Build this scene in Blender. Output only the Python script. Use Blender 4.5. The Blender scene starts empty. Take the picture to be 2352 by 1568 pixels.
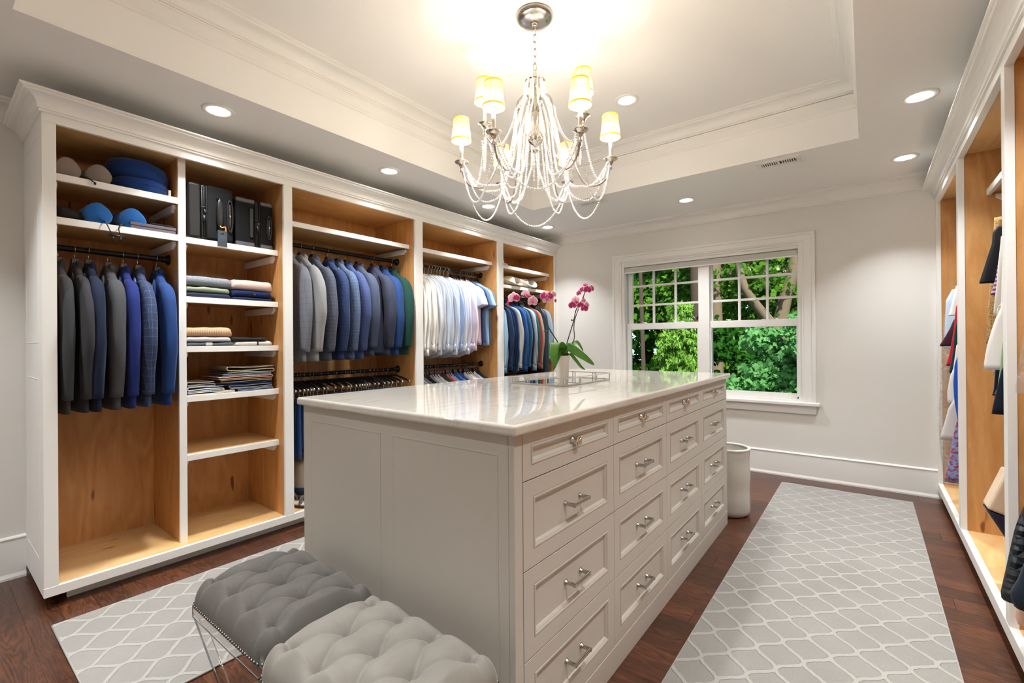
import bpy, math, random
import numpy as np
from mathutils import Matrix, Vector, noise
random.seed(7)
SC = bpy.context.scene
COL = SC.collection
PI = math.pi
R = math.radians

# ------------------------------------------------------------------ camera
CAM_H, FOC = 1.2, 1057.479
YAW, PIT, ROL = -6.57042587e-01, 1.75733014e-03, 7.71914172e-03
def cam_rows():
    cy, sy = math.cos(YAW), math.sin(YAW)
    r = Vector((cy, -sy, 0)); f = Vector((sy, cy, 0)); d = Vector((0, 0, -1))
    f2 = math.cos(PIT)*f - math.sin(PIT)*d
    d2 = math.cos(PIT)*d + math.sin(PIT)*f
    return math.cos(ROL)*r + math.sin(ROL)*d2, math.cos(ROL)*d2 - math.sin(ROL)*r, f2
CR, CD, CF = cam_rows()
cam = bpy.data.cameras.new('camera'); camo = bpy.data.objects.new('camera', cam); COL.objects.link(camo)
cam.sensor_width = 36; cam.lens = FOC/2352*36; cam.clip_start = .05; cam.clip_end = 200
m = Matrix((( CR.x, -CD.x, -CF.x, 0), (CR.y, -CD.y, -CF.y, 0), (CR.z, -CD.z, -CF.z, CAM_H), (0, 0, 0, 1)))
camo.matrix_world = m
SC.camera = camo
def hit(u, v, ax, val):
    """the room point seen at photo pixel (u, v) on the plane axis = val (survey of the photograph)"""
    d = CR*((u-1176)/FOC) + CD*((v-784)/FOC) + CF
    c = Vector((0, 0, CAM_H)); t = (val-c[ax])/d[ax]
    return c + d*t

# ------------------------------------------------------------------ exposure, sky, sun
SC.view_settings.view_transform = 'Standard'; SC.view_settings.look = 'None'
SC.view_settings.gamma = 1; SC.view_settings.use_curve_mapping = False
SC.view_settings.exposure = EXPO = 1.48
w = bpy.data.worlds.new('sky'); SC.world = w; w.use_nodes = True
wn = w.node_tree.nodes; wn.clear()
bg = wn.new('ShaderNodeBackground'); wo = wn.new('ShaderNodeOutputWorld')
sky = wn.new('ShaderNodeTexSky'); sky.sky_type = 'HOSEK_WILKIE'; sky.turbidity = 3.5; sky.ground_albedo = .25
sky.sun_direction = Vector((.35, -.55, .76)).normalized()
w.node_tree.links.new(sky.outputs[0], bg.inputs[0]); w.node_tree.links.new(bg.outputs[0], wo.inputs[0])
bg.inputs[1].default_value = SKY_STR = 2.2
sun = bpy.data.lights.new('sun', 'SUN'); suno = bpy.data.objects.new('sun', sun); COL.objects.link(suno)
sun.energy = 3.5; sun.angle = R(1); sun.color = (1, .95, .85)
suno.rotation_euler = Vector((-.35, .55, -.76)).to_track_quat('-Z', 'Y').to_euler()
suno.location = (2, -4, 8)
DOWN_W, BULB_W = 3.2, 3.9          # watts of each recessed lamp and each chandelier bulb

# ------------------------------------------------------------------ helpers
def lin(h):
    h = h.lstrip('#'); c = [int(h[i:i+2], 16)/255 for i in (0, 2, 4)]
    return tuple([x/12.92 if x <= .04045 else ((x+.055)/1.055)**2.4 for x in c] + [1])

class MB:
    def __init__(s): s.v = []; s.f = []; s.uv = []
    def add(s, vs, fs, uvs=None):
        n = len(s.v); s.v += [tuple(p) for p in vs]; s.f += [tuple(i+n for i in f) for f in fs]
        s.uv += uvs if uvs else [(p[0]+p[1]*.37, p[2]+p[1]) for p in vs]
        return s
    def box(s, x0, x1, y0, y1, z0, z1):
        vs = [(x, y, z) for x in (x0, x1) for y in (y0, y1) for z in (z0, z1)]
        return s.add(vs, [(0,1,3,2),(4,6,7,5),(0,4,5,1),(2,3,7,6),(0,2,6,4),(1,5,7,3)])
    def loft(s, rings, cap=True, closed=True):
        n = len(rings[0]); vs = []; uvs = []; fs = []; L = 0; prev = None
        for r in rings:
            r = [Vector(p) for p in r]
            if prev is not None: L += (r[0]-prev[0]).length
            prev = r; a = 0
            for i, p in enumerate(r):
                if i: a += (p-r[i-1]).length
                vs.append(p); uvs.append((a, L))
        m = n if closed else n-1
        for k in range(len(rings)-1):
            for i in range(m):
                j = (i+1) % n
                fs.append((k*n+i, k*n+j, (k+1)*n+j, (k+1)*n+i))
        if cap and closed:
            fs.append(tuple(range(n-1, -1, -1))); fs.append(tuple((len(rings)-1)*n+i for i in range(n)))
        return s.add(vs, fs, uvs)
    def tube(s, pts, r, n=8, cap=True, flat=None):
        pts = [Vector(p) for p in pts]; rr = r if isinstance(r, (list, tuple)) else [r]*len(pts)
        rings = []; up = None
        for i, p in enumerate(pts):
            t = (pts[min(i+1, len(pts)-1)]-pts[max(i-1, 0)]).normalized()
            if up is None: up = Vector((0, 0, 1)) if abs(t.z) < .9 else Vector((0, 1, 0))
            a = t.cross(up).normalized(); up = a.cross(t).normalized()
            k = flat or 1
            rings.append([p + (a*math.cos(q)*rr[i] + up*math.sin(q)*rr[i]*k) for q in [2*PI*j/n for j in range(n)]])
        return s.loft(rings, cap)
    def lathe(s, prof, n=24, c=(0, 0, 0), cap=True, sx=1, sy=1):
        rings = [[(c[0]+r*math.cos(2*PI*j/n)*sx, c[1]+r*math.sin(2*PI*j/n)*sy, c[2]+z) for j in range(n)] for r, z in prof]
        return s.loft(rings, cap)
    def prism(s, poly, ax, a, b):
        """extrude a 2-D outline along axis ax from a to b (outline in the other two axes, in order)"""
        def P(p, t):
            q = list(p); q.insert(ax, t); return tuple(q)
        n = len(poly); vs = [P(p, a) for p in poly] + [P(p, b) for p in poly]
        fs = [(i, (i+1) % n, n+(i+1) % n, n+i) for i in range(n)] + [tuple(range(n-1, -1, -1)), tuple(range(n, 2*n))]
        return s.add(vs, fs)
    def sweep(s, prof, path, closed=False):
        """mould a profile [(out, up)] along a horizontal path with mitred corners; out is to the left of the path"""
        P = [Vector((p[0], p[1])) for p in path]; z = path[0][2]; n = len(P); rings = []
        for i in range(n):
            if closed or 0 < i < n-1:
                d1 = (P[i]-P[i-1]).normalized(); d2 = (P[(i+1) % n]-P[i]).normalized()
            else:
                d1 = d2 = ((P[1]-P[0]) if i == 0 else (P[-1]-P[-2])).normalized()
            n1 = Vector((-d1.y, d1.x)); n2 = Vector((-d2.y, d2.x)); k = (n1+n2); k = k/max(k.dot(n1), 1e-6)
            rings.append([(P[i].x+k.x*o, P[i].y+k.y*o, z+u) for o, u in prof])
        if closed: rings.append(rings[0])
        return s.loft(rings, cap=not closed)
    def sphere(s, c, r, n=8, m=6, sz=1):
        prof = [(max(r*math.sin(PI*i/m), 1e-5), -r*sz*math.cos(PI*i/m)) for i in range(m+1)]
        return s.lathe(prof, n, c, cap=False)
    def ellip(s, c, rx, ry, rz, n=16, m=10, e=1.0):
        sg = lambda t, e: math.copysign(abs(t)**e, t)
        rings = []
        for i in range(m+1):
            a = -PI/2+PI*i/m; ca = max(math.cos(a), 1e-4)**e; sa = sg(math.sin(a), e)
            rings.append([(c[0]+rx*ca*sg(math.cos(2*PI*j/n), e), c[1]+ry*ca*sg(math.sin(2*PI*j/n), e), c[2]+rz*sa) for j in range(n)])
        return s.loft(rings, cap=False)
    def warp(s, fn): s.v = [tuple(fn(Vector(p))) for p in s.v]; return s
    def mesh(s, name, off=(0, 0, 0), smooth=False):
        me = bpy.data.meshes.new(name)
        me.from_pydata([(p[0]-off[0], p[1]-off[1], p[2]-off[2]) for p in s.v], [], s.f)
        uvl = me.uv_layers.new(name='uv')
        idx = np.empty(len(me.loops), dtype=np.int32); me.loops.foreach_get('vertex_index', idx)
        uv = np.array(s.uv, dtype=np.float32)[idx]; uvl.data.foreach_set('uv', uv.ravel())
        if smooth: me.polygons.foreach_set('use_smooth', [True]*len(me.polygons))
        me.materials.append(None); me.update()
        return me

def wloc(o):
    p = Vector((0, 0, 0))
    while o: p += o.location; o = o.parent
    return p
def tag(o, label=None, cat=None, group=None, kind=None):
    if label: o['label'] = label
    if cat: o['category'] = cat
    if group: o['group'] = group
    if kind: o['kind'] = kind
    return o
def put(me, name, mat, parent=None, bevel=0, seg=2):
    o = bpy.data.objects.new(name, me); COL.objects.link(o)
    if me.materials[0] is None and len(me.materials) == 1: me.materials[0] = mat
    else:
        o.material_slots[0].link = 'OBJECT'; o.material_slots[0].material = mat
    if parent: o.parent = parent
    if bevel:
        b = o.modifiers.new('edge', 'BEVEL'); b.width = bevel; b.segments = seg; b.limit_method = 'ANGLE'; b.angle_limit = R(40)
    return o
def obj(name, mb, mat, parent=None, smooth=False, bevel=0, label=None, kind=None, seg=2, auto=None):
    o = put(mb.mesh(name, wloc(parent) if parent else (0, 0, 0), smooth), name, mat, parent, bevel, seg)
    if auto:
        try:
            o.data.shade_auto_smooth
        except Exception: pass
        o.data.set_sharp_from_angle(angle=R(auto)) if hasattr(o.data, 'set_sharp_from_angle') else None
    if label: o['label'] = label
    if kind: o['kind'] = kind
    return o
def emp(name, loc, label, cat, group=None, rz=0):
    o = bpy.data.objects.new(name, None); COL.objects.link(o); o.location = loc; o.rotation_euler = (0, 0, rz)
    o.empty_display_size = .05
    return tag(o, label, cat, group)
def tree_of(o): return [c for c in o.children]
def dup(o, parent=None):
    c = o.copy(); COL.objects.link(c); c.parent = parent
    for ch in list(o.children): dup(ch, c)
    return c
# a kit is [(part name, mesh, material key, [sub kit])]; make() places one copy of it, sharing the meshes
def make(kit, name, loc, mats, label, cat, group=None, rz=0, sc=1):
    root = emp(name, loc, label, cat, group, rz); root.scale = sc if isinstance(sc, tuple) else (sc, sc, sc)
    def rec(k, par):
        for it in k:
            o = bpy.data.objects.new(it[0], it[1]); COL.objects.link(o); o.parent = par
            o.material_slots[0].link = 'OBJECT'
            mt = mats.get(it[2]) if isinstance(it[2], str) else it[2]
            o.material_slots[0].material = mt
            if len(it) > 3 and it[3]: rec(it[3], o)
    rec(kit, root)
    return root

# ------------------------------------------------------------------ materials
def newmat(name):
    mt = bpy.data.materials.new(name); mt.use_nodes = True
    nt = mt.node_tree; b = nt.nodes['Principled BSDF']
    return mt, nt, b
def N(nt, t, **k):
    n = nt.nodes.new(t)
    for a, v in k.items():
        if a.startswith('i_'):
            key = a[2:]; key = int(key) if key.isdigit() else key
            n.inputs[key].default_value = v
        else: setattr(n, a, v)
    return n
def plain(name, col, rough=.5, metal=0, bump=0, bscale=200, trans=0, spec=None, emit=None, var=0, coat=0):
    mt, nt, b = newmat(name); c = lin(col) if isinstance(col, str) else col
    b.inputs['Base Color'].default_value = c; b.inputs['Roughness'].default_value = rough; b.inputs['Metallic'].default_value = metal
    if trans: b.inputs['Transmission Weight'].default_value = trans
    if spec is not None: b.inputs['Specular IOR Level'].default_value = spec
    if coat: b.inputs['Coat Weight'].default_value = coat; b.inputs['Coat Roughness'].default_value = .1
    if emit: b.inputs['Emission Color'].default_value = lin(emit[0]); b.inputs['Emission Strength'].default_value = emit[1]
    if bump or var:
        g = N(nt, 'ShaderNodeNewGeometry'); n = N(nt, 'ShaderNodeTexNoise', i_Scale=bscale, i_Detail=3.0)
        nt.links.new(g.outputs['Position'], n.inputs['Vector'])
        if bump:
            bu = N(nt, 'ShaderNodeBump', i_Strength=bump, i_Distance=.002)
            nt.links.new(n.outputs[0], bu.inputs['Height']); nt.links.new(bu.outputs[0], b.inputs['Normal'])
        if var:
            n2 = N(nt, 'ShaderNodeTexNoise', i_Scale=6.0, i_Detail=2.0); nt.links.new(g.outputs['Position'], n2.inputs['Vector'])
            mx = N(nt, 'ShaderNodeMix', data_type='RGBA'); mx.inputs[6].default_value = c
            mx.inputs[7].default_value = (c[0]*(1-var), c[1]*(1-var), c[2]*(1-var), 1)
            nt.links.new(n2.outputs[0], mx.inputs[0]); nt.links.new(mx.outputs[2], b.inputs['Base Color'])
    return mt
def wood(name, c1, c2, stretch, rough=.45, ring=9.0, dark=None, bump=.05, rnd=False, coat=0):
    """boards: colour grain drawn out along one axis (stretch = noise scale per axis)"""
    mt, nt, b = newmat(name); L = nt.links.new
    g = N(nt, 'ShaderNodeNewGeometry'); vec = g.outputs['Position']
    if rnd:
        oi = N(nt, 'ShaderNodeObjectInfo'); ml = N(nt, 'ShaderNodeMath', operation='MULTIPLY', i_1=37.0); L(oi.outputs['Random'], ml.inputs[0])
        ad = N(nt, 'ShaderNodeVectorMath', operation='ADD'); L(vec, ad.inputs[0]); L(ml.outputs[0], ad.inputs[1]); vec = ad.outputs[0]
    mp = N(nt, 'ShaderNodeMapping'); mp.inputs['Scale'].default_value = stretch; L(vec, mp.inputs['Vector'])
    n1 = N(nt, 'ShaderNodeTexNoise', i_Scale=1.0, i_Detail=2.0, i_Distortion=.6); L(mp.outputs[0], n1.inputs['Vector'])
    ml = N(nt, 'ShaderNodeMath', operation='MULTIPLY', i_1=ring); L(n1.outputs[0], ml.inputs[0])
    fr = N(nt, 'ShaderNodeMath', operation='PINGPONG', i_1=.5); L(ml.outputs[0], fr.inputs[0])
    mp2 = N(nt, 'ShaderNodeMapping'); mp2.inputs['Scale'].default_value = [q*12 for q in stretch]; L(vec, mp2.inputs['Vector'])
    n2 = N(nt, 'ShaderNodeTexNoise', i_Scale=1.0, i_Detail=4.0, i_Roughness=.7); L(mp2.outputs[0], n2.inputs['Vector'])
    a = N(nt, 'ShaderNodeMath', operation='MULTIPLY_ADD', i_1=1.0, i_2=-.25); L(fr.outputs[0], a.inputs[0])
    a2 = N(nt, 'ShaderNodeMath', operation='ADD'); L(a.outputs[0], a2.inputs[0]); L(n2.outputs[0], a2.inputs[1])
    mx = N(nt, 'ShaderNodeMix', data_type='RGBA'); mx.inputs[6].default_value = lin(c1); mx.inputs[7].default_value = lin(c2)
    L(a2.outputs[0], mx.inputs[0]); out = mx.outputs[2]
    if rnd:
        hs = N(nt, 'ShaderNodeHueSaturation'); mr = N(nt, 'ShaderNodeMapRange'); mr.inputs[3].default_value = .7; mr.inputs[4].default_value = 1.35
        L(oi.outputs['Random'], mr.inputs[0]); L(mr.outputs[0], hs.inputs['Value']); L(out, hs.inputs['Color']); out = hs.outputs[0]
    if dark:   # knots and pin marks
        mp3 = N(nt, 'ShaderNodeMapping'); mp3.inputs['Scale'].default_value = [q*2.2 for q in stretch]; L(vec, mp3.inputs['Vector'])
        n3 = N(nt, 'ShaderNodeTexNoise', i_Scale=2.0, i_Detail=1.0); L(mp3.outputs[0], n3.inputs['Vector'])
        rp = N(nt, 'ShaderNodeMapRange'); rp.inputs[1].default_value = .735; rp.inputs[2].default_value = .78; L(n3.outputs[0], rp.inputs[0])
        m2 = N(nt, 'ShaderNodeMix', data_type='RGBA'); m2.inputs[7].default_value = lin(dark); L(out, m2.inputs[6]); L(rp.outputs[0], m2.inputs[0]); out = m2.outputs[2]
    L(out, b.inputs['Base Color']); b.inputs['Roughness'].default_value = rough
    if coat: b.inputs['Coat Weight'].default_value = coat; b.inputs['Coat Roughness'].default_value = .25
    if bump:
        bu = N(nt, 'ShaderNodeBump', i_Strength=bump, i_Distance=.002); L(a2.outputs[0], bu.inputs['Height']); L(bu.outputs[0], b.inputs['Normal'])
    return mt
def dk(h, f=.72): return '#'+''.join('%02x' % int(int(h[i:i+2], 16)*f) for i in (1, 3, 5))
FAB = {}
def fabric(col, kind='plain', col2=None, s=.03, w=.06, rough=.9, sheen=.2):
    key = (col, kind, col2, s)
    if key in FAB: return FAB[key]
    mt, nt, b = newmat('cloth_%s_%s' % (kind, col.strip('#'))); L = nt.links.new
    uv = N(nt, 'ShaderNodeUVMap'); c1 = lin(col); c2 = lin(col2) if col2 else tuple([min(1, q*1.7+.01) for q in c1[:3]]+[1])
    tc = N(nt, 'ShaderNodeTexCoord')
    n = N(nt, 'ShaderNodeTexNoise', i_Scale=260.0, i_Detail=2.0); L(uv.outputs[0], n.inputs['Vector'])
    mx = N(nt, 'ShaderNodeMix', data_type='RGBA'); mx.inputs[6].default_value = c1; mx.inputs[7].default_value = c2
    if kind in ('check', 'window'):
        sp = N(nt, 'ShaderNodeSeparateXYZ'); L(uv.outputs[0], sp.inputs[0]); outs = []
        for k in (0, 1):
            d = N(nt, 'ShaderNodeMath', operation='DIVIDE', i_1=s); L(sp.outputs[k], d.inputs[0])
            f = N(nt, 'ShaderNodeMath', operation='FRACT'); L(d.outputs[0], f.inputs[0])
            l = N(nt, 'ShaderNodeMath', operation='LESS_THAN', i_1=w); L(f.outputs[0], l.inputs[0]); outs.append(l)
            if kind == 'check':
                f2 = N(nt, 'ShaderNodeMath', operation='MULTIPLY', i_1=3.0); L(d.outputs[0], f2.inputs[0])
                f3 = N(nt, 'ShaderNodeMath', operation='FRACT'); L(f2.outputs[0], f3.inputs[0])
                l2 = N(nt, 'ShaderNodeMath', operation='LESS_THAN', i_1=.35); L(f3.outputs[0], l2.inputs[0])
                m4 = N(nt, 'ShaderNodeMath', operation='MULTIPLY', i_1=.35); L(l2.outputs[0], m4.inputs[0]); outs.append(m4)
        a = outs[0]
        for o2 in outs[1:]:
            q = N(nt, 'ShaderNodeMath', operation='ADD'); L(a.outputs[0], q.inputs[0]); L(o2.outputs[0], q.inputs[1]); a = q
        q = N(nt, 'ShaderNodeMath', operation='MULTIPLY_ADD', i_1=(.55 if kind == 'window' else .32), use_clamp=True); L(a.outputs[0], q.inputs[0])
        m5 = N(nt, 'ShaderNodeMath', operation='MULTIPLY', i_1=.25); L(n.outputs[0], m5.inputs[0]); L(m5.outputs[0], q.inputs[2])
        L(q.outputs[0], mx.inputs[0])
    elif kind in ('heather', 'leopard', 'floral'):
        sc = {'heather': 420.0, 'leopard': 190.0, 'floral': 55.0}[kind]
        n2 = N(nt, 'ShaderNodeTexNoise' if kind != 'leopard' else 'ShaderNodeTexVoronoi', i_Scale=sc)
        L(uv.outputs[0], n2.inputs['Vector'])
        rp = N(nt, 'ShaderNodeMapRange'); rp.inputs[1].default_value = .42 if kind != 'leopard' else .25; rp.inputs[2].default_value = .6 if kind != 'leopard' else .4
        L(n2.outputs[0], rp.inputs[0]); L(rp.outputs[0], mx.inputs[0])
    elif kind == 'stripe':
        sp = N(nt, 'ShaderNodeSeparateXYZ'); L(uv.outputs[0], sp.inputs[0])
        d = N(nt, 'ShaderNodeMath', operation='DIVIDE', i_1=s); L(sp.outputs[1], d.inputs[0])
        f = N(nt, 'ShaderNodeMath', operation='FRACT'); L(d.outputs[0], f.inputs[0])
        l = N(nt, 'ShaderNodeMath', operation='LESS_THAN', i_1=.5); L(f.outputs[0], l.inputs[0]); L(l.outputs[0], mx.inputs[0])
    else:
        m5 = N(nt, 'ShaderNodeMath', operation='MULTIPLY', i_1=.45); L(n.outputs[0], m5.inputs[0]); L(m5.outputs[0], mx.inputs[0])
        if not col2: mx.inputs[7].default_value = tuple([min(1, q*1.35+.004) for q in c1[:3]]+[1])
    L(mx.outputs[2], b.inputs['Base Color'])
    b.inputs['Roughness'].default_value = rough; b.inputs['Sheen Weight'].default_value = sheen*.35; b.inputs['Sheen Roughness'].default_value = .4
    b.inputs['Specular IOR Level'].default_value = .25
    bu = N(nt, 'ShaderNodeBump', i_Strength=.25, i_Distance=.001); L(n.outputs[0], bu.inputs['Height']); L(bu.outputs[0], b.inputs['Normal'])
    FAB[key] = mt; return mt

M = {}
M['wall'] = plain('wall_paint', '#e2e0da', .75, bump=.06, bscale=500)
M['ceil'] = plain('ceiling_paint', '#f0efec', .8)
M['trim'] = plain('trim_paint', '#edece8', .5)
M['cab'] = plain('cabinet_paint', '#efeeea', .5)
M['island'] = plain('island_paint', '#bfbab0', .45)
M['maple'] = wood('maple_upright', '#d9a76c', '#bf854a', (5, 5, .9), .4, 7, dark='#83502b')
M['mapleh'] = wood('maple_level', '#e8c692', '#d6a767', (5, .9, 5), .38, 7, dark='#9a6434')  # same maple, paler than the uprights: light on level boards put into colour
M['oak'] = wood('dark_oak', '#180b06', '#673a22', (2.0, 15, 5), .36, 13, bump=.15, rnd=True, coat=.15)
M['black'] = plain('black_metal', '#1b1a1a', .35, .6)
M['chrome'] = plain('polished_nickel', '#d9d4cb', .12, 1)
M['nickel'] = plain('brushed_nickel', '#b9b4ac', .22, 1)
M['hook'] = plain('steel_wire', '#c9c9cb', .2, 1)
M['darkwood'] = plain('dark_hanger_wood', '#2a1712', .35, coat=.3)
M['redwood'] = plain('mahogany_hanger_wood', '#4a1c14', .35, coat=.3)
M['blackp'] = plain('black_plastic', '#111214', .4)
M['whitep'] = plain('white_plastic', '#e9e8e4', .4)
M['nail'] = plain('nailhead', '#8d8a86', .25, 1)
# ------------------------------------------------------------------ lamps that light the room
ZC, ZU = 2.452, 2.825            # soffit and raised ceiling
XL, XR, YW, XW = -2.952, .414, 4.706, -3.51      # wardrobe fronts, window wall, left wall
TX0, TX1, TY0, TY1 = -2.505, -.033, .225, 3.587  # tray opening
XE, YS = 1.0, -1.9               # right wall, rear wall
m_lens = plain('lamp_lens', '#fff6e6', .4, emit=('#fff8ee', 9.0))
def lamp(name, loc, watt, size, col=(.965, .985, 1), parent=None, spread=92):
    l = bpy.data.lights.new(name, 'AREA'); l.shape = 'DISK'; l.size = size; l.energy = watt; l.color = col; l.spread = R(spread)
    o = bpy.data.objects.new(name, l); COL.objects.link(o); o.location = Vector(loc)-(wloc(parent) if parent else Vector((0, 0, 0))); o.parent = parent
    return o
DL = [(-2.738, .995, 'above the charcoal blazers, first of the left row'), (-2.739, 2.107, 'over the tall wardrobe opening of blazers'),
      (-2.743, 3.219, 'over the shirts, behind the hanging beads'), (-2.744, 4.209, 'in the far left corner by the window wall'),
      (-1.264, 4.187, 'just above the left half of the window'), (.214, 4.163, 'in the far right corner by the window wall'),
      (.224, 3.164, 'on the right, nearest the viewer beside the raised ceiling')]
DLX = [(.224, 2.1), (.224, 1.0), (.224, -.15), (-1.26, -.15), (-2.738, -.15), (-1.26, -1.2), (.2, -1.2), (-2.7, -1.2)]
for i, t in enumerate(DL+DLX):
    x, y = t[:2]; z = ZC
    r = emp('recessed_downlight', (x, y, z), 'round white recessed ceiling light ' + (t[2] if len(t) > 2 else 'outside the picture, in the front soffit'), 'light', 'recessed lights in the lower ceiling')
    obj('trim_ring', MB().lathe([(.078, .001), (.078, -.004), (.07, -.007), (.055, -.006), (.052, .001)], 28, (x, y, z), cap=False), M['whitep'], r, True)
    obj('lens', MB().lathe([(.0535, -.001), (.0535, -.003), (.001, -.0045)], 28, (x, y, z), cap=False), m_lens, r, True)
    lamp('lamp', (x, y, z-.012), DOWN_W, .1, parent=r)
for (x, y, s) in ((-1.27, 2.93, 'in the raised ceiling behind the right chandelier shades'), (-1.27, .85, 'outside the picture in the raised ceiling')):
    r = emp('recessed_downlight', (x, y, ZU), 'round glowing recessed light ' + s, 'light', 'recessed lights in the raised ceiling')
    obj('trim_ring', MB().lathe([(.078, .001), (.078, -.004), (.07, -.007), (.055, -.006), (.052, .001)], 28, (x, y, ZU), cap=False), M['whitep'], r, True)
    obj('lens', MB().lathe([(.0535, -.001), (.0535, -.003), (.001, -.0045)], 28, (x, y, ZU), cap=False), m_lens, r, True)
    lamp('lamp', (x, y, ZU-.012), DOWN_W, .1, parent=r)

# ------------------------------------------------------------------ room shell
def struct(name, mb, mat, parent=None, **k):
    o = obj(name, mb, mat, parent, **k)
    if parent is None: o['kind'] = 'structure'
    return o
fl = struct('floor', MB().box(XW-.15, XE+.15, YS-.15, YW+.3, -.1, -.012), plain('subfloor', '#1c0f08', .8))
unit = MB().box(0, 1, -.0572, .0572, -.012, 0).mesh('plank'); 
rnd = random.Random(3); pw = .115
y = YS
while y < YW:
    x = XW - rnd.random()*.9
    while x < XE:
        L = rnd.uniform(.55, 1.55); x0, x1 = max(x, XW), min(x+L, XE)
        if x1-x0 > .02:
            o = bpy.data.objects.new('plank', unit); COL.objects.link(o); o.parent = fl
            o.location = (x0+.0006, y+pw/2, 0); o.scale = (x1-x0-.0012, 1, 1)
            o.material_slots[0].link = 'OBJECT'; o.material_slots[0].material = M['oak']
            bv = o.modifiers.new('edge', 'BEVEL') if False else None
        x += L
    y += pw
WX0, WX1, WZ0, WZ1 = -2.115, -.445, .66, 2.05    # window opening
struct('wall_back', MB().box(XW-.15, WX0, YW, YW+.18, 0, 3).box(WX1, XE+.15, YW, YW+.18, 0, 3).box(WX0, WX1, YW, YW+.18, 0, WZ0).box(WX0, WX1, YW, YW+.18, WZ1, 3), M['wall'])
struct('wall_left', MB().box(XW-.15, XW, YS-.15, YW, 0, 3), M['wall'])
struct('wall_right', MB().box(XE, XE+.15, YS-.15, YW, 0, 3), M['wall'])
struct('wall_front', MB().box(XW, XE, YS-.15, YS, 0, 3), M['wall'])
struct('ceiling', MB().box(XW, TX0, YS, YW, ZC, ZC+.05).box(TX1, XE, YS, YW, ZC, ZC+.05).box(TX0, TX1, TY1, YW, ZC, ZC+.05).box(TX0, TX1, YS, TY0, ZC, ZC+.05)
       .box(TX0-.05, TX0, TY0-.05, TY1+.05, ZC+.05, ZU).box(TX1, TX1+.05, TY0-.05, TY1+.05, ZC+.05, ZU).box(TX0, TX1, TY1, TY1+.05, ZC+.05, ZU).box(TX0, TX1, TY0-.05, TY0, ZC+.05, ZU)
       .box(XW-.15, XE+.15, YS-.15, YW+.18, ZU, ZU+.1), M['ceil'])
def crown_prof(h, p):   # (out, up) from the wall line, up from its lower edge
    pts = [(0, 0), (.012*p/.1, 0), (.012*p/.1, .01*h/.1), (.02*p/.1, .014*h/.1), (.02*p/.1, .022*h/.1)]
    for i in range(9):
        t = i/8; a = t*PI/2
        pts.append(((.02+.06*(1-math.cos(a)))*p/.1, (.024+.052*math.sin(a))*h/.1))
    pts += [(.084*p/.1, .078*h/.1), (.084*p/.1, .086*h/.1), (.092*p/.1, .088*h/.1), (p, .092*h/.1), (p, h), (0, h)]
    return pts
def crown_path(z, ins=0): return [(XE, YW, z), (XW, YW, z), (XW, YS, z), (XE, YS, z)]
for i, pth in enumerate(([(XE, YW), (XW, YW)], [(XW, YW), (XW, YS)], [(XW, YS), (XE, YS)], [(XE, YS), (XE, YW)])):
    a, b = pth
    struct('trim_%d' % (i+1), MB().sweep(crown_prof(.105, .1), [(a[0], a[1], ZC-.105), (b[0], b[1], ZC-.105)]), M['trim'])
# raised ceiling: crown, frieze and picture bead running round the recess
loop = [(TX1, TY1), (TX0, TY1), (TX0, TY0), (TX1, TY0)]
struct('trim_5', MB().sweep(crown_prof(.085, .1), [(p[0], p[1], ZU-.085) for p in loop], closed=True), M['trim'])
bead = [(0, 0), (.006, .002), (.012, .012), (.018, .018), (.018, .075), (.022, .078), (.022, .086), (.014, .09), (0, .095)]
struct('trim_6', MB().sweep(bead, [(p[0], p[1], ZU-.18) for p in loop], closed=True), M['trim'])
# skirtings with cap and shoe moulding
base = [(0, 0), (.02, 0), (.02, .012), (.016, .022), (.0135, .03), (.0135, .034), (.012, .201), (.0145, .2025), (.016, .207), (.014, .212), (.006, .216), (0, .218)]
def bb(name, a, b): struct(name, MB().sweep(base, [(a[0], a[1], 0), (b[0], b[1], 0)]), M['trim'])
bb('baseboard_back', (XR+.02, YW), (XL-.02, YW))
bb('baseboard_left', (XW, .352), (XW, YS))
bb('baseboard_front', (XW, YS), (XE, YS))
bb('baseboard_right', (XE, YS), (XE, 1.4))

# ------------------------------------------------------------------ window: casing, sashes, muntins, panes
gl, gnt, gb = newmat('window_glass'); gnt.nodes.remove(gb)
t_ = gnt.nodes.new('ShaderNodeBsdfTransparent'); g_ = gnt.nodes.new('ShaderNodeBsdfGlossy'); g_.inputs['Roughness'].default_value = .02
mxs = gnt.nodes.new('ShaderNodeMixShader'); mxs.inputs[0].default_value = .04; fr_ = gnt.nodes.new('ShaderNodeFresnel'); fr_.inputs[0].default_value = 1.14
gnt.links.new(fr_.outputs[0], mxs.inputs[0]); gnt.links.new(t_.outputs[0], mxs.inputs[1]); gnt.links.new(g_.outputs[0], mxs.inputs[2])
gnt.links.new(mxs.outputs[0], gnt.nodes['Material Output'].inputs[0]); M['glass'] = gl
win = struct('window_1', MB().box(WX0-.001, WX0+.03, YW, YW+.16, WZ0, WZ1).box(WX1-.03, WX1+.001, YW, YW+.16, WZ0, WZ1).box(WX0+.03, WX1-.03, YW, YW+.16, WZ1-.02, WZ1+.001).box(WX0+.03, WX1-.03, YW, YW+.16, WZ0-.001, WZ0+.02)
             .box(-1.318, -1.216, YW+.02, YW+.155, WZ0+.02, WZ1-.02), M['trim'])
cas = [(0, 0), (0, .014), (.012, .016), (.016, .02), (.07, .022), (.074, .03), (.09, .032), (.098, .03), (.1, .02), (.1, 0)]
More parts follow.
